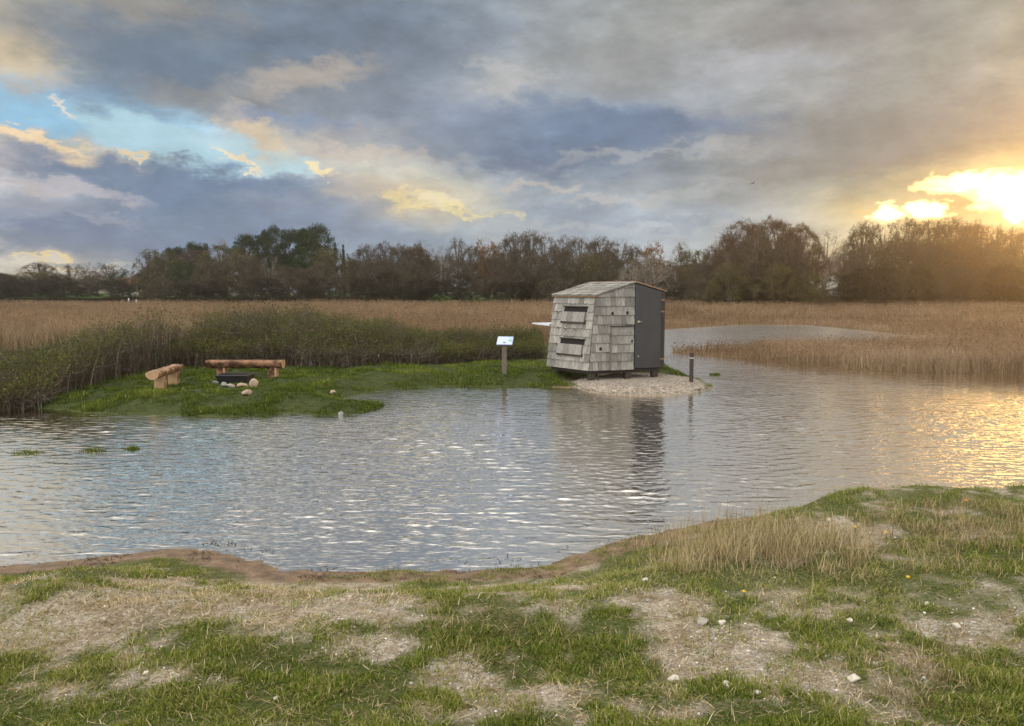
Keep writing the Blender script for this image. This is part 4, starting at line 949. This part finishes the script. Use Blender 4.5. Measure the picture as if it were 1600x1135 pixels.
for (px, py, s, mt, lb) in ((1008, 908, .045, STONE_W, 'upright white stone at the upper left edge of the sandy patch on the near bank'), (1128, 974, .045, STONE_W, 'cream stone beside the dark green grass clump on the near bank'),
        (1054, 1064, .055, STONE_W, 'flat whitish stone at the lower middle of the near bank'), (1138, 1073, .05, STONE_W, 'round cream stone right of the flat whitish stone'), (1335, 1063, .06, STONE_W, 'yellowish white stone alone on the sand towards the lower right'),
        (1184, 1085, .035, STONE_W, 'white shell like chip in the grass below the round cream stone'), (1328, 972, .04, STONE_W, 'pale stone in the grass beside the sandy strip at the right'), (1495, 980, .05, STONE_W, 'long pale stone on the sandy strip at the far right'),
        (1012, 940, .04, STONE_G, 'bluish grey stone at the top of the sandy path on the near bank'), (1062, 960, .03, STONE_G, 'small dark grey stone midway on the sandy path'), (1098, 975, .075, STONE, 'large flat brownish stone sunk in the sandy path'),
        (672, 1014, .03, STONE_W, 'white stone chip by the pebble patch at the centre left'), (431, 1093, .025, STONE_W, 'lone white chip in the grass at the lower left of the bank'), (228, 1053, .03, STONE_W, 'white chip in the sandy gap at the left of the bank'), (1295, 814, .05, STONE_W, 'white stone on the top of the mound behind the dry grass'),
        (1448, 945, .035, STONE_W, 'small pale stone at the foot of the right hand dry grass')):
    stone(gpt(px, py), (s * 1.3, s, s * .75), mt, lb, px + py, .25, FG)

# ------------------------------------------------------------------ information board and marker post
POST = plain('weathered grey post', (.12, .10, .078), .8, .3, 12, .003, .2, stretch=(6, 6, 1)); DPOST = plain('dark tarred post', (.045, .038, .032), .8, .3, 12, .003, .2, stretch=(6, 6, 1))
WHITE = plain('white printed panel', (.37, .42, .72), .4, .04, 3); FRAME = plain('panel frame', (.22, .24, .27), .5, .1, 5)
b0 = gpt(788, 588); s = thing('information_board', 'small slanted white information panel on a square wooden post in the grass', 'information board', b0)
m = MB(); zt = 1.0 - b0.z; m.box((0, 0, zt / 2 - .05), (.125, .125, zt + .1)); obj('post', m, POST, s)
Rb = Matrix.Rotation(R(-9), 3, 'Z') @ Matrix.Rotation(R(38), 3, 'X')
m = MB(); m.box((0.02, 0, zt + .10), (.42, .32, .025), Rb); pa = obj('panel', m, FRAME, s)
m = MB(); m.box(Vector((.02, 0, zt + .10)) + Rb @ Vector((0, 0, .015)), (.40, .30, .006), Rb); obj('printed_sheet', m, WHITE, pa)
PIC = plain('printed picture', (.25, .36, .36), .4, .4, 14); INK = plain('printed ink', (.12, .14, .22), .5, .2, 20)
m = MB(); m.box(Vector((.02, 0, zt + .10)) + Rb @ Vector((.13, .04, .0195)), (.10, .20, .003), Rb); obj('picture', m, PIC, pa)
m = MB(); m.box(Vector((.02, 0, zt + .10)) + Rb @ Vector((-.005, -.085, .0195)), (.07, .05, .003), Rb)
obj('printed_emblem', m, INK, pa)
b0 = gpt(1080, 597); s = thing('marker_post', 'slim dark wooden post with a pale band on the gravel spit right of the hide', 'post', b0)
m = MB(); m.box((0, 0, .33), (.085, .085, .80)); obj('post', m, DPOST, s); m = MB(); m.box((0, 0, .60), (.089, .089, .028)); obj('pale_band', m, STONE_W, s)
WPOST = plain('white painted post', (.5, .5, .48), .6, .08, 4)
for i, (px, lb) in enumerate(((201, 'small white post at the far edge of the reeds, left of the pair'), (213, 'small white post at the far edge of the reeds, right of the pair'))):
    y = 112; zt = zat(467 + 2 * i, y); x = xat(px, y, zt); zg = gz(x, y); s = thing('white_post', lb, 'post', (x, y, zg), 0, 'white posts at the far edge of the reeds')
    m = MB(); m.box((0, 0, (zt - zg) / 2), (.16, .16, zt - zg)); m.add([(-.08, -.08, zt - zg), (.08, -.08, zt - zg), (.08, .08, zt - zg), (-.08, .08, zt - zg), (0, 0, zt - zg + .08)], [(0, 1, 4), (1, 2, 4), (2, 3, 4), (3, 0, 4)]); obj('post', m, WPOST, s)

# ------------------------------------------------------------------ houses behind the trees
def house(px, Y, w, d, hw, hr, rz, roofcol, label, zb=None):
    x = xat(px, Y, 3); z = gz(x, Y) if zb is None else zb
    r = thing('house', label, 'house', (x, Y, z), R(rz)); WL = plain('white rendered wall', (.74, .73, .70), .7, .06, 1); RF = plain('roof tiles', roofcol, .75, .25, 3); GL = plain('dark window glass', (.04, .05, .06), .1, .1, 1, 0, .6)
    m = MB(); m.add([(-w, -d, 0), (w, -d, 0), (w, d, 0), (-w, d, 0), (-w, -d, hw), (w, -d, hw), (w, d, hw), (-w, d, hw), (-w, 0, hr), (w, 0, hr)], [(0, 1, 5, 4), (2, 3, 7, 6), (1, 2, 6, 9, 5), (3, 0, 4, 8, 7)]); obj('wall', m, WL, r)
    m = MB(); o = .3; sl_ = (hr - hw) / d
    for sg in (-1, 1):
        a = [(-w - o, sg * (d + o), hw - sl_ * o + .02), (w + o, sg * (d + o), hw - sl_ * o + .02), (w + o, 0, hr + .02), (-w - o, 0, hr + .02)]
        m.hexa(a + [(p[0], p[1], p[2] + .15) for p in a])
    rf = obj('roof', m, RF, r); m = MB(); m.box((w * .4, .5, hr + .4), (.6, .6, 1.2)); obj('chimney', m, RF, rf)
    for k in range(-1, 2):
        m = MB(); m.box((k * w * .6, -d - .02, 1.5), (1.1, .06, 1.1)); fo = obj('window', m, WL, r); m = MB(); m.box((k * w * .6, -d - .055, 1.5), (.9, .02, .9)); obj('pane', m, GL, fo)
house(203, 185, 2.6, 3.0, 2.4, 3.9, 12, (.50, .15, .07), 'white house with a red tiled roof behind the far left trees')
house(362, 172, 5, 3.2, 2.6, 4.6, -10, (.12, .11, .11), 'white house with a grey roof glimpsed low between the trees below the tall pines')
house(1298, 150, 5.5, 3.2, 4.2, 6.6, 8, (.20, .11, .07), 'white house with a brown roof glimpsed through the trees right of the big domed crowns')

# ------------------------------------------------------------------ trees
BARK = plain('grey brown bark', (.085, .07, .055), .9, .35, 3, .02); BARKP = plain('pale grey bark', (.24, .21, .17), .9, .3, 3, .02); BARKO = plain('pine bark', (.14, .085, .05), .9, .35, 3, .02)
def twigmat(name, c): return leafy(name, [(0, tuple(k * .45 for k in c)), (.5, c), (1, tuple(k * 1.7 for k in c))], .15, .3, .35)
TW = {'brown': twigmat('brown twigs', (.070, .055, .036)), 'olive': twigmat('olive twigs', (.085, .073, .032)), 'purple': twigmat('purple brown twigs', (.072, .047, .039)), 'red': twigmat('reddish twigs', (.082, .053, .034)),
      'grey': twigmat('grey twigs', (.145, .125, .10)), 'dark': twigmat('dark twigs', (.038, .033, .022)), 'orange': twigmat('orange leaves', (.17, .088, .03)), 'pine': twigmat('pine needles', (.022, .036, .014)), 'ever': twigmat('evergreen leaves', (.018, .036, .010))}
def skeleton(rs, Ht, rad, base, nl, ns, stems=1, flat=1.0, bent=.6):
    """trunk, limbs and branches of a crown; returns mesh builder and the branch ends/axes"""
    m = MB(); ax = []
    rn = lambda a, b: rs.uniform(a, b)
    for s in range(stems):
        a0 = rn(0, 6.28); sp = 0 if stems == 1 else rad * .35
        b = Vector((math.cos(a0), math.sin(a0), 0)) * (.25 if stems > 1 else 0)
        tp = Vector((math.cos(a0) * sp + rn(-.3, .3), math.sin(a0) * sp + rn(-.3, .3), Ht * .82))
        pts = [b + (tp - b) * t + Vector((rn(-.12, .12), rn(-.12, .12), 0)) * (t > 0) for t in (0, .2, .4, .6, .8, 1)]
        r0 = Ht * .018 / stems ** .4
        m.tube([pts[0] - Vector((0, 0, .3))] + pts[1:], [r0 * 1.25, r0, r0 * .8, r0 * .6, r0 * .4, r0 * .2], 7)
        for i in range(nl // stems):
            a = rn(0, 6.28); rr = rad * math.sqrt(rn(.02, 1)); zx = base + (Ht - base) * (.22 + .78 * math.sqrt(max(0, 1 - (rr / rad) ** 2)))
            zz = zx * rn(.93, 1) if rs.random() < .6 else rn(base * .8, zx)
            zz = base + (zz - base) * flat if flat < .95 else zz
            t = min(.76, max(base * .4 / Ht, zz / Ht * rn(.35, .72) if flat > .9 else zz / Ht * rn(.75, .95))); k = min(4, int(t / .82 * 5)); f = t / .82 * 5 - k; p = pts[k].lerp(pts[k + 1], max(0, min(1, f)))
            e = Vector((math.cos(a) * rr + tp.x * .4, math.sin(a) * rr + tp.y * .4, zz))
            md = p.lerp(e, .5) + Vector((0, 0, (e - p).length * -.10 * bent))
            q = [p, p.lerp(md, .55), md, md.lerp(e, .55) + Vector((0, 0, .05)), e]
            m.tube(q, [r0 * .5, r0 * .4, r0 * .3, r0 * .2, r0 * .1], 5, cap=False)
            ax.append((md, e))
            for j in range(ns):
                u = rn(.25, 1); s0 = md.lerp(e, u) if u > .5 else p.lerp(md, u * 2)
                out = Vector((e.x * .5, e.y * .5, 0)); out = out.normalized() if out.length > 0 else out
                dr = (Vector((rs.gauss(0, 1), rs.gauss(0, 1), rs.gauss(.2, .7))) + out * .6).normalized(); l = rn(.5, 1.0) * rad * .34
                s1 = s0 + dr * l; q_ = min(1, math.hypot(s1.x, s1.y) / rad)
                s1.z = min(s1.z, base + (Ht - base) * (.22 + .78 * math.sqrt(1 - q_ * q_)) * rn(.9, 1.0))
                m.tube([s0, s0.lerp(s1, .5) + Vector((rn(-.08, .08), rn(-.08, .08), rn(-.05, .1))), s1], [r0 * .17, r0 * .11, r0 * .05], 3, cap=False)
                ax.append((s0, s1))
    return m, ax
def crown_twigs(ax, per, l0, l1, w, up=.5, leaf=0, ls=.12):
    A = np.array([a for a, b in ax for _ in range(per)], float).reshape(-1, 3); B_ = np.array([b for a, b in ax for _ in range(per)], float).reshape(-1, 3)
    n = len(A); t = rng.random(n) ** .7; P = A + (B_ - A) * t[:, None] + rng.normal(0, .06, (n, 3))
    ad = B_ - A; ad /= np.linalg.norm(ad, axis=1)[:, None] + 1e-9
    D = rng.normal(size=(n, 3)) * .9 + ad * .3 + np.array([0, 0, up * .6]) + P * np.array([.12, .12, .02]); D /= np.linalg.norm(D, axis=1)[:, None]
    L_ = rng.uniform(l0, l1, n)
    o = [spikes(P, D, L_, rng.uniform(.6, 1.3, n) * w, np.clip(rng.normal(.5, .2, n), 0, 1))]
    if leaf:
        k = rng.integers(0, n, int(n * leaf)); o.append(leafs(P[k] + D[k] * (L_[k] * rng.uniform(.3, 1, len(k)))[:, None], rng.uniform(.6, 1.3, len(k)) * ls, np.clip(rng.normal(.55, .22, len(k)), 0, 1)))
    return join(o)
def shell(n, Ht, rad, base, l0, l1, w):
    u = np.sqrt(rng.random(n)); a = rng.uniform(0, 6.283, n); lum = .86 + .22 * fbm(a * 1.6 + rad, u * 4 + Ht, int(n) % 97, 3)
    z = base + (Ht - base) * (.22 + .78 * np.sqrt(np.maximum(0, 1 - u * u))) * lum; P = np.stack([np.cos(a) * u * rad, np.sin(a) * u * rad, z], 1)
    k = rng.random(n) < .45; P[k, 2] = base + (P[k, 2] - base) * rng.random(k.sum()); P[k, :2] *= (.8 / np.maximum(u[k], .5))[:, None] * 1.15
    D = np.stack([P[:, 0] / rad, P[:, 1] / rad, np.full(n, .5)], 1) + rng.normal(size=(n, 3)) * .6; D /= np.linalg.norm(D, axis=1)[:, None]
    return spikes(P - D * .3, D, rng.uniform(l0, l1, n), rng.uniform(.6, 1.2, n) * w, np.clip(rng.normal(.5, .2, n), 0, 1))
def clumps(ax, per, rad, size, flat=.5):
    E = np.array([tuple(b) for a, b in ax] , float); n = len(E); k = np.repeat(np.arange(n), per)
    d = rng.normal(size=(len(k), 3)); d /= np.linalg.norm(d, axis=1)[:, None]; r = rng.random(len(k)) ** .45
    rr = rng.uniform(.6, 1.2, n)[k] * rad
    P = E[k] + d * (r * rr)[:, None] * np.array([1, 1, flat])
    D = d * .6 + np.array([0, 0, .5]) + rng.normal(size=d.shape) * .4; D /= np.linalg.norm(D, axis=1)[:, None]
    return spikes(P, D, rng.uniform(.5, 1.2, len(k)) * size, rng.uniform(.5, 1.1, len(k)) * size * .30, np.clip(rng.normal(.5, .22, len(k)), 0, 1))

# prototypes, all about 10 m high with a crown of 4 m radius (scaled when placed)
PROTO = {}
def proto(kind, seed, mat, bark=BARK, per=26, nl=16, ns=8, stems=1, base=2.0, leaf=0, w=.035, l0=.4, l1=1.0, ls=.12, rad=4.0, flat=1., up=.5, fuzz=900):
    rs = random.Random(seed); m, ax = skeleton(rs, 10, rad, base, nl, ns, stems, flat)
    tm = m.mesh('trunk'); tm.materials.append(bark)
    cm = mesh_np('crown', *join([crown_twigs(ax, per, l0, l1, w, up, leaf, ls), shell(fuzz, 10, rad, base, .4, .9, w)])); cm.materials.append(mat)
    PROTO.setdefault(kind, []).append((tm, cm))
for s in (1, 2, 3): proto('bare', s, TW['brown'], per=24, nl=26, ns=6, w=.028, base=1.6, l1=.9)
for s in (4, 5): proto('dense', s, TW['red'], per=30, nl=54, ns=6, base=.8, w=.036, stems=2, up=.5, l0=.3, l1=.75, fuzz=5000)
for s in (6, 7, 8): proto('brown', s, TW['brown'], per=26, nl=36, ns=6, base=1.0, w=.034, l0=.3, l1=.8, fuzz=2600)
for s in (9, 10): proto('olive', s, TW['olive'], per=20, nl=34, ns=6, base=1.0, leaf=.9, w=.03, ls=.11, l0=.3, l1=.8, fuzz=1800)
for s in (11, 12): proto('sparse', s, TW['grey'], bark=BARKP, per=18, nl=18, ns=5, base=2.2, w=.026, stems=2, fuzz=300)
for s in (13,): proto('pale', s, TW['grey'], bark=BARKP, per=24, nl=36, ns=7, base=2.2, stems=3, w=.03)
for s in (14,): proto('purple', s, TW['purple'], per=30, nl=36, ns=6, base=1.2, w=.034, up=.6, l1=.8, fuzz=3000)
for s in (15,): proto('orange', s, TW['orange'], per=14, nl=30, ns=6, base=1.6, leaf=1.6, w=.03, ls=.15)
for s in (16, 17): proto('bush', s, TW['dark'], per=26, nl=36, ns=6, base=.25, stems=3, leaf=.5, w=.05, ls=.12, up=.6, fuzz=2500)
for s in (18,): proto('willow', s, TW['olive'], per=30, nl=36, ns=6, base=.25, stems=4, w=.04, up=1.2, l0=.6, l1=1.5)
def pine_proto(seed, base, rad, nl, flat):
    rs = random.Random(seed); m, ax = skeleton(rs, 10, rad, base, nl, 4, 1, flat, .3)
    tm = m.mesh('trunk'); tm.materials.append(BARKO); cm = mesh_np('crown', *clumps(ax, 80, .9, .36, .55)); cm.materials.append(TW['pine']); PROTO.setdefault('pine', []).append((tm, cm))
pine_proto(21, 4.6, 3.4, 24, .85); pine_proto(22, 4.0, 3.8, 28, .9); pine_proto(23, 4.4, 2.8, 18, .8)
def cone_proto(seed):
    rs = random.Random(seed); m = MB(); m.tube([(0, 0, -.3), (0, 0, 5), (0, 0, 10)], [.18, .1, .02], 6); ax = []
    for i in range(70):
        z = rs.uniform(.8, 9.8); r = 2.2 * (1 - z / 10.2); a = rs.uniform(0, 6.28); e = Vector((math.cos(a) * r, math.sin(a) * r, z - .2)); m.tube([(0, 0, z), e], [.04, .015], 3, cap=False); ax += [(Vector((0, 0, z)), e), (e, e * .6 + Vector((0, 0, z * .4)))]
    tm = m.mesh('trunk'); tm.materials.append(BARK); cm = mesh_np('crown', *clumps(ax, 45, .55, .32, .7)); cm.materials.append(TW['pine']); PROTO.setdefault('spruce', []).append((tm, cm))
cone_proto(24)
def ever_proto(seed):
    rs = random.Random(seed); m, ax = skeleton(rs, 10, 3.8, 1.2, 22, 6, 1, .95); tm = m.mesh('trunk'); tm.materials.append(BARK)
    cm = mesh_np('crown', *clumps(ax, 60, 1.0, .34, .8)); cm.materials.append(TW['ever']); PROTO.setdefault('ever', []).append((tm, cm))
ever_proto(25)
NAMES = {'bare': 'bare_tree', 'dense': 'bare_tree', 'brown': 'bare_tree', 'olive': 'leafy_tree', 'sparse': 'bare_tree', 'pale': 'bare_tree', 'purple': 'birch_tree', 'orange': 'autumn_tree', 'bush': 'bush', 'willow': 'willow_bush', 'pine': 'pine_tree', 'spruce': 'conifer', 'ever': 'evergreen_tree'}
trnd = random.Random(11); used = {}
def tree(px, py, wpx, Y, kind, label, group='trees of the far tree line', cat='tree'):
    zt = zat(py, Y); x = xat(px, Y, zt); zg = gz(x, Y)
    i = used.get(kind, 0); used[kind] = i + 1
    tm, cm = PROTO[kind][i % len(PROTO[kind])]
    sz = (zt - zg) / 9.7; sx = (wpx / F * Y / 2) / 4.1
    o = thing(NAMES[kind], label, cat, (x, Y, zg), trnd.uniform(0, 6.28), group); o.scale = (sx, sx * trnd.uniform(.9, 1.1), sz)
    obj('trunk', tm, None, o); obj('crown', cm, None, o)
LL = 'hazy bare tree in the low far left row beside the red roofed house'
MID = 'bare brown tree packed in the middle row between the pines and the hide'
RT = 'sunlit brown tree in the tall backlit row under the setting sun at the right'
BU = 'dark bush filling the foot of the far tree line'
# far left
for t in ((-60, 425, 80, 168, 'brown'), (5, 428, 70, 168, 'brown'), (110, 414, 80, 175, 'bare'), (145, 410, 80, 178, 'sparse'), (172, 414, 70, 180, 'bare'), (128, 424, 80, 170, 'sparse'), (150, 430, 90, 166, 'brown'), (100, 435, 80, 165, 'brown')): tree(*t, LL, 'bare trees of the low far left row')
tree(60, 411, 66, 172, 'purple', 'dark purple brown rounded tree rising above the far left row')
tree(62, 425, 100, 165, 'olive', 'broad olive tree at the foot of the purple brown one in the far left row'); tree(25, 430, 70, 163, 'olive', 'olive tree at the left end of the far tree line')
tree(190, 424, 40, 150, 'ever', 'small round dark evergreen standing alone beside the red roofed house')
# left group with pines
tree(234, 391, 62, 140, 'olive', 'tall olive tree leaning open at the left end of the pine group'); tree(262, 394, 70, 142, 'olive', 'olive tree beside the leaning one, below the low dark pines')
for px, py, w, lb in ((272, 382, 44, 'low dark pine with a flat top above the olive trees, left of three'), (297, 379, 48, 'low dark pine above the olive trees, middle of three'), (318, 375, 40, 'low dark pine with a pale tip above the olive trees, right of three')): tree(px, py, w, 155, 'pine', lb)
tree(303, 392, 84, 146, 'purple', 'purplish birch below the three low dark pines'); tree(287, 410, 56, 138, 'ever', 'dark green evergreen tree half hidden before the purplish birch')
tree(345, 384, 80, 140, 'olive', 'broad olive tree with a thin bare top left of the tall pines'); tree(345, 372, 36, 150, 'sparse', 'wispy bare top poking out above the broad olive tree'); tree(325, 410, 60, 136, 'brown', 'brown twiggy tree in front of the broad olive tree')
tree(388, 361, 66, 150, 'pine', 'tall pine with flat spreading tiers at the left of the pine crowns'); tree(425, 352, 44, 150, 'pine', 'slender pine with open gaps beside the flat tiered pine')
tree(449, 353, 62, 146, 'pine', 'dark pine with a rounded top, left of the tall dense pair'); tree(470, 353, 64, 148, 'pine', 'dense dark pine in the middle of the pine crowns'); tree(496, 350, 74, 144, 'pine', 'tallest broad pine at the right of the pine crowns')
tree(478, 386, 60, 140, 'ever', 'dark green tree below the tallest pines'); tree(523, 381, 30, 150, 'spruce', 'small pointed conifer right of the tallest pine, left of two'); tree(536, 384, 30, 150, 'spruce', 'small pointed conifer right of the tallest pine, right of two')
tree(378, 388, 66, 138, 'olive', 'brown olive tree with an orange tint below the flat tiered pine'); tree(384, 402, 60, 134, 'brown', 'brown twiggy tree standing before the flat tiered pine'); tree(420, 402, 50, 142, 'sparse', 'thin see through tree under the slender pine'); tree(445, 416, 66, 134, 'brown', 'twiggy brown tree low in front of the dark pines'); tree(470, 420, 50, 132, 'purple', 'low purple tinged tree before the dark pines')
tree(512, 390, 72, 136, 'olive', 'orange olive tree to the right of the tallest pine'); tree(500, 412, 60, 131, 'brown', 'twiggy tree at the foot of the orange olive tree'); tree(548, 398, 60, 138, 'olive', 'smaller olive tree between the orange olive tree and the bare row')
# middle
for t in ((572, 384, 62, 138, 'brown'), (600, 381, 64, 136, 'purple'), (628, 384, 66, 134, 'brown'), (648, 386, 60, 138, 'dense'), (660, 377, 56, 142, 'bare'), (690, 385, 56, 146, 'sparse'), (674, 398, 60, 136, 'bare'), (714, 373, 54, 138, 'bare'), (735, 386, 64, 134, 'brown'),
          (782, 380, 56, 138, 'bare'), (802, 366, 66, 136, 'brown'), (828, 363, 66, 134, 'brown'), (852, 366, 62, 138, 'bare'), (880, 370, 54, 140, 'bare'), (905, 373, 64, 136, 'brown'), (938, 372, 70, 136, 'brown'), (966, 374, 64, 140, 'bare'), (990, 385, 60, 134, 'brown'), (870, 388, 70, 132, 'brown'), (775, 400, 70, 130, 'brown'), (590, 405, 70, 130, 'brown'), (640, 408, 70, 130, 'brown'), (920, 398, 80, 130, 'olive'), (835, 400, 70, 129, 'bare')):
    tree(*t, MID, 'bare trees of the middle row')
tree(760, 374, 54, 136, 'orange', 'rusty brown topped tree in the middle row left of the tallest crowns'); tree(1020, 378, 46, 140, 'orange', 'orange leaved tree top above the ridge of the hide')
tree(1012, 402, 92, 112, 'pale', 'pale grey bare tree with whitish trunks directly behind the hide'); tree(1066, 381, 52, 136, 'olive', 'dark speckled ivy covered tree right of the orange one'); tree(1050, 420, 60, 118, 'brown', 'brown tree low between the hide roof and the ivy covered tree')
tree(1098, 392, 64, 128, 'olive', 'olive brown tree left of the big domed crowns'); tree(1114, 384, 36, 126, 'purple', 'small purple brown top tucked against the left dome'); tree(1100, 410, 70, 120, 'brown', 'brown bushy tree low to the left of the domed crowns')
# domes
tree(1160, 347, 92, 112, 'dense', 'big domed reddish brown crown, left of the three'); tree(1205, 345, 110, 116, 'dense', 'big domed reddish brown crown, broad middle one of the three'); tree(1248, 352, 92, 113, 'dense', 'big domed reddish brown crown, right of the three')
tree(1180, 372, 110, 106, 'brown', 'twiggy tree just in front of the left and middle domed crowns'); tree(1235, 378, 90, 106, 'brown', 'twiggy tree just in front of the right domed crown')
tree(1145, 412, 76, 98, 'willow', 'pale olive willow bush under the left domed crown'); tree(1212, 412, 76, 97, 'willow', 'pale olive willow bush under the right domed crown'); tree(1258, 428, 70, 96, 'willow', 'low grey olive bush at the right foot of the domed crowns')
tree(1292, 361, 66, 126, 'sparse', 'thin see through tree filling the gap right of the domed crowns'); tree(1277, 384, 50, 124, 'bare', 'low bare tree leaning against the right side of the domed crowns'); tree(1320, 376, 46, 128, 'bare', 'slim bare tree at the right of the gap above the brown roofed house')
for t in ((1350, 350, 72, 118, 'brown'), (1384, 346, 74, 120, 'bare'), (1420, 345, 80, 116, 'brown'), (1458, 345, 84, 118, 'brown'), (1492, 343, 76, 116, 'brown'), (1522, 350, 76, 116, 'dense'), (1552, 356, 76, 118, 'brown'), (1584, 358, 76, 116, 'brown'), (1616, 360, 80, 118, 'brown'), (1660, 358, 90, 116, 'brown'), (1720, 362, 90, 118, 'bare'),
          (1400, 372, 80, 112, 'bare'), (1445, 378, 90, 110, 'brown'), (1500, 378, 90, 110, 'dense'), (1545, 384, 90, 109, 'brown'), (1590, 384, 90, 110, 'brown'), (1355, 384, 70, 112, 'bare')):
    tree(*t, RT, 'trees of the backlit right row')
for i in range(62):
    px = -40 + i * 27 + trnd.uniform(-9, 9); y = (98 if px > 1080 else 120) + trnd.uniform(0, 8)
    if 700 < px < 760 and trnd.random() < .3 or 348 < px < 376: continue
    if px < 230: y += 20
    top = trnd.uniform(432, 452) if px > 230 else trnd.uniform(436, 450)
    if px > 1330: top = trnd.uniform(424, 442)
    if 1255 < px < 1335: top = 460
    tree(px, top - 10, trnd.uniform(50, 80), y, 'bush' if trnd.random() < .75 else 'brown', BU, 'bushes along the foot of the far tree line', 'bush')
BK = 'bare tree of the shaded rear row glimpsed behind the front trees'
for i in range(46):
    px = 235 + i * 31 + trnd.uniform(-8, 8)
    t0 = np.interp(px, [235, 400, 560, 700, 800, 950, 1100, 1170, 1240, 1300, 1360, 1640], [408, 392, 402, 400, 386, 390, 402, 372, 372, 392, 366, 376])
    if 1284 < px < 1314: continue
    tree(px, t0 + trnd.uniform(0, 14), trnd.uniform(60, 84), 158 if px < 1080 else 136, trnd.choice(('brown', 'bare', 'dense', 'brown')), BK, 'trees of the shaded rear row')
# low clipped hedge along the left
hd = thing('hedge', 'low dark hedge along the far edge of the reeds at the left', 'hedge', (xat(230, 117, 1), 117, gz(xat(230, 117, 1), 117)))
n = 30000; hx = rng.uniform(-36, 36, n); P = np.stack([hx, rng.normal(0, .45, n), (zat(465.5, 117) - hd.location.z) * rng.random(n) ** .6 * (.85 + .3 * fbm(hx * .4, hx * 0, 5))], 1)
obj('leaves', mesh_np('leaves', *leafs(P, rng.uniform(.10, .2, n), np.clip(rng.normal(.35, .2, n), 0, 1))), TW['dark'], hd)['kind'] = 'stuff'
m = MB(); m.box((0, 0, .35), (71, .5, .7)); obj('stems', m, BARK, hd)

# ------------------------------------------------------------------ gull
Yb = 85; zb = zat(286.5, Yb); xb = xat(1177, Yb, zb); FE = plain('dark gull feathers', (.10, .10, .10), .8, .2, 4)
bd = thing('bird', 'dark gull gliding in the grey sky above the trees', 'bird', (xb, Yb, zb)); bd.rotation_euler = (0, R(-26), R(20))
m = MB(); m.tube([(0, -.26, 0), (0, -.18, .01), (0, 0, 0), (0, .16, .0), (0, .28, .01)], [.015, .045, .06, .04, .02], 8); obj('body', m, FE, bd)
for sg in (-1, 1):
    m = MB(); pts = [(0, .0, .03, .11), (.22, .03, .11, .10), (.42, -.02, .07, .07), (.60, -.10, -.02, .015)]; vs = []
    for x, y, z, c in pts: vs += [(sg * x, y + c, z), (sg * x, y - c, z), (sg * x, y - c, z - .012), (sg * x, y + c, z - .012)]
    m.add(vs, [(i * 4 + k, i * 4 + (k + 1) % 4, i * 4 + 4 + (k + 1) % 4, i * 4 + 4 + k) for i in range(3) for k in range(4)] + [(12, 13, 14, 15)]); obj('wing', m, FE, bd)

# ------------------------------------------------------------------ small flowers in the dry grass
YEL = plain('yellow petals', (.60, .38, .03), .7, .2, 10); ORA = plain('orange petals', (.70, .20, .02), .7, .2, 10); STK = plain('flower stalk', (.07, .12, .03), .8, .2, 10)
for px, py, mt, h, lb in ((1508, 812, ORA, .16, 'orange flower head in the brown grass on top of the mound'), (1383, 862, YEL, .14, 'yellow flower in the dry grass, right of two close together'), (1335, 855, YEL, .15, 'yellow flower in the dry grass, left of two close together'),
                          (1418, 922, YEL, .08, 'small yellow flower low in the green grass at the right'), (1162, 935, YEL, .04, 'flat yellow bloom at the foot of the tall dry grass')):
    p = gpt(px, py); o = thing('flower', lb, 'flower', p, 0, 'flowers in the near grass'); m = MB(); m.tube([(0, 0, -.02), (.01, 0, h * .6), (.0, .0, h)], .0022, 5); obj('stalk', m, STK, o)
    m = MB()
    for k in range(7):
        a = k * .9; m.add([(0, 0, h), (.010 * math.cos(a - .4), .010 * math.sin(a - .4), h + .004), (.018 * math.cos(a), .018 * math.sin(a), h + .008), (.010 * math.cos(a + .4), .010 * math.sin(a + .4), h + .004)], [(0, 1, 2, 3)])
    m.tube([(0, 0, h), (0, 0, h + .012)], .007, 7); obj('petals', m, mt, o)

# ------------------------------------------------------------------ haze
HAZE = .0008
hz = MB(); hz.box((0, 145, 8.2), (690, 400, 19.4)); ho = obj('haze', hz, None); ho['kind'] = 'stuff'; ho['label'] = 'warm evening haze glowing towards the low sun'
m, nt, out = new_mat('evening haze'); pv = nt.nodes.new('ShaderNodeVolumePrincipled'); pv.inputs['Color'].default_value = (.95, .86, .70, 1); pv.inputs['Density'].default_value = HAZE; pv.inputs['Anisotropy'].default_value = .88
nt.links.new(pv.outputs[0], out.inputs['Volume']); ho.data.materials.append(m)

# ------------------------------------------------------------------ render settings
sc.view_settings.view_transform = 'Standard'; sc.view_settings.look = 'None'; sc.view_settings.exposure = 0; sc.view_settings.gamma = 1
sc.render.engine = 'CYCLES'; cy = sc.cycles
cy.max_bounces = 6; cy.diffuse_bounces = 2; cy.glossy_bounces = 3; cy.transmission_bounces = 4; cy.transparent_max_bounces = 8; cy.volume_bounces = 0
cy.sample_clamp_indirect = 4; cy.caustics_reflective = False; cy.caustics_refractive = False; cy.use_denoising = True; cy.denoising_prefilter = 'ACCURATE'; cy.denoising_input_passes = 'RGB_ALBEDO_NORMAL'
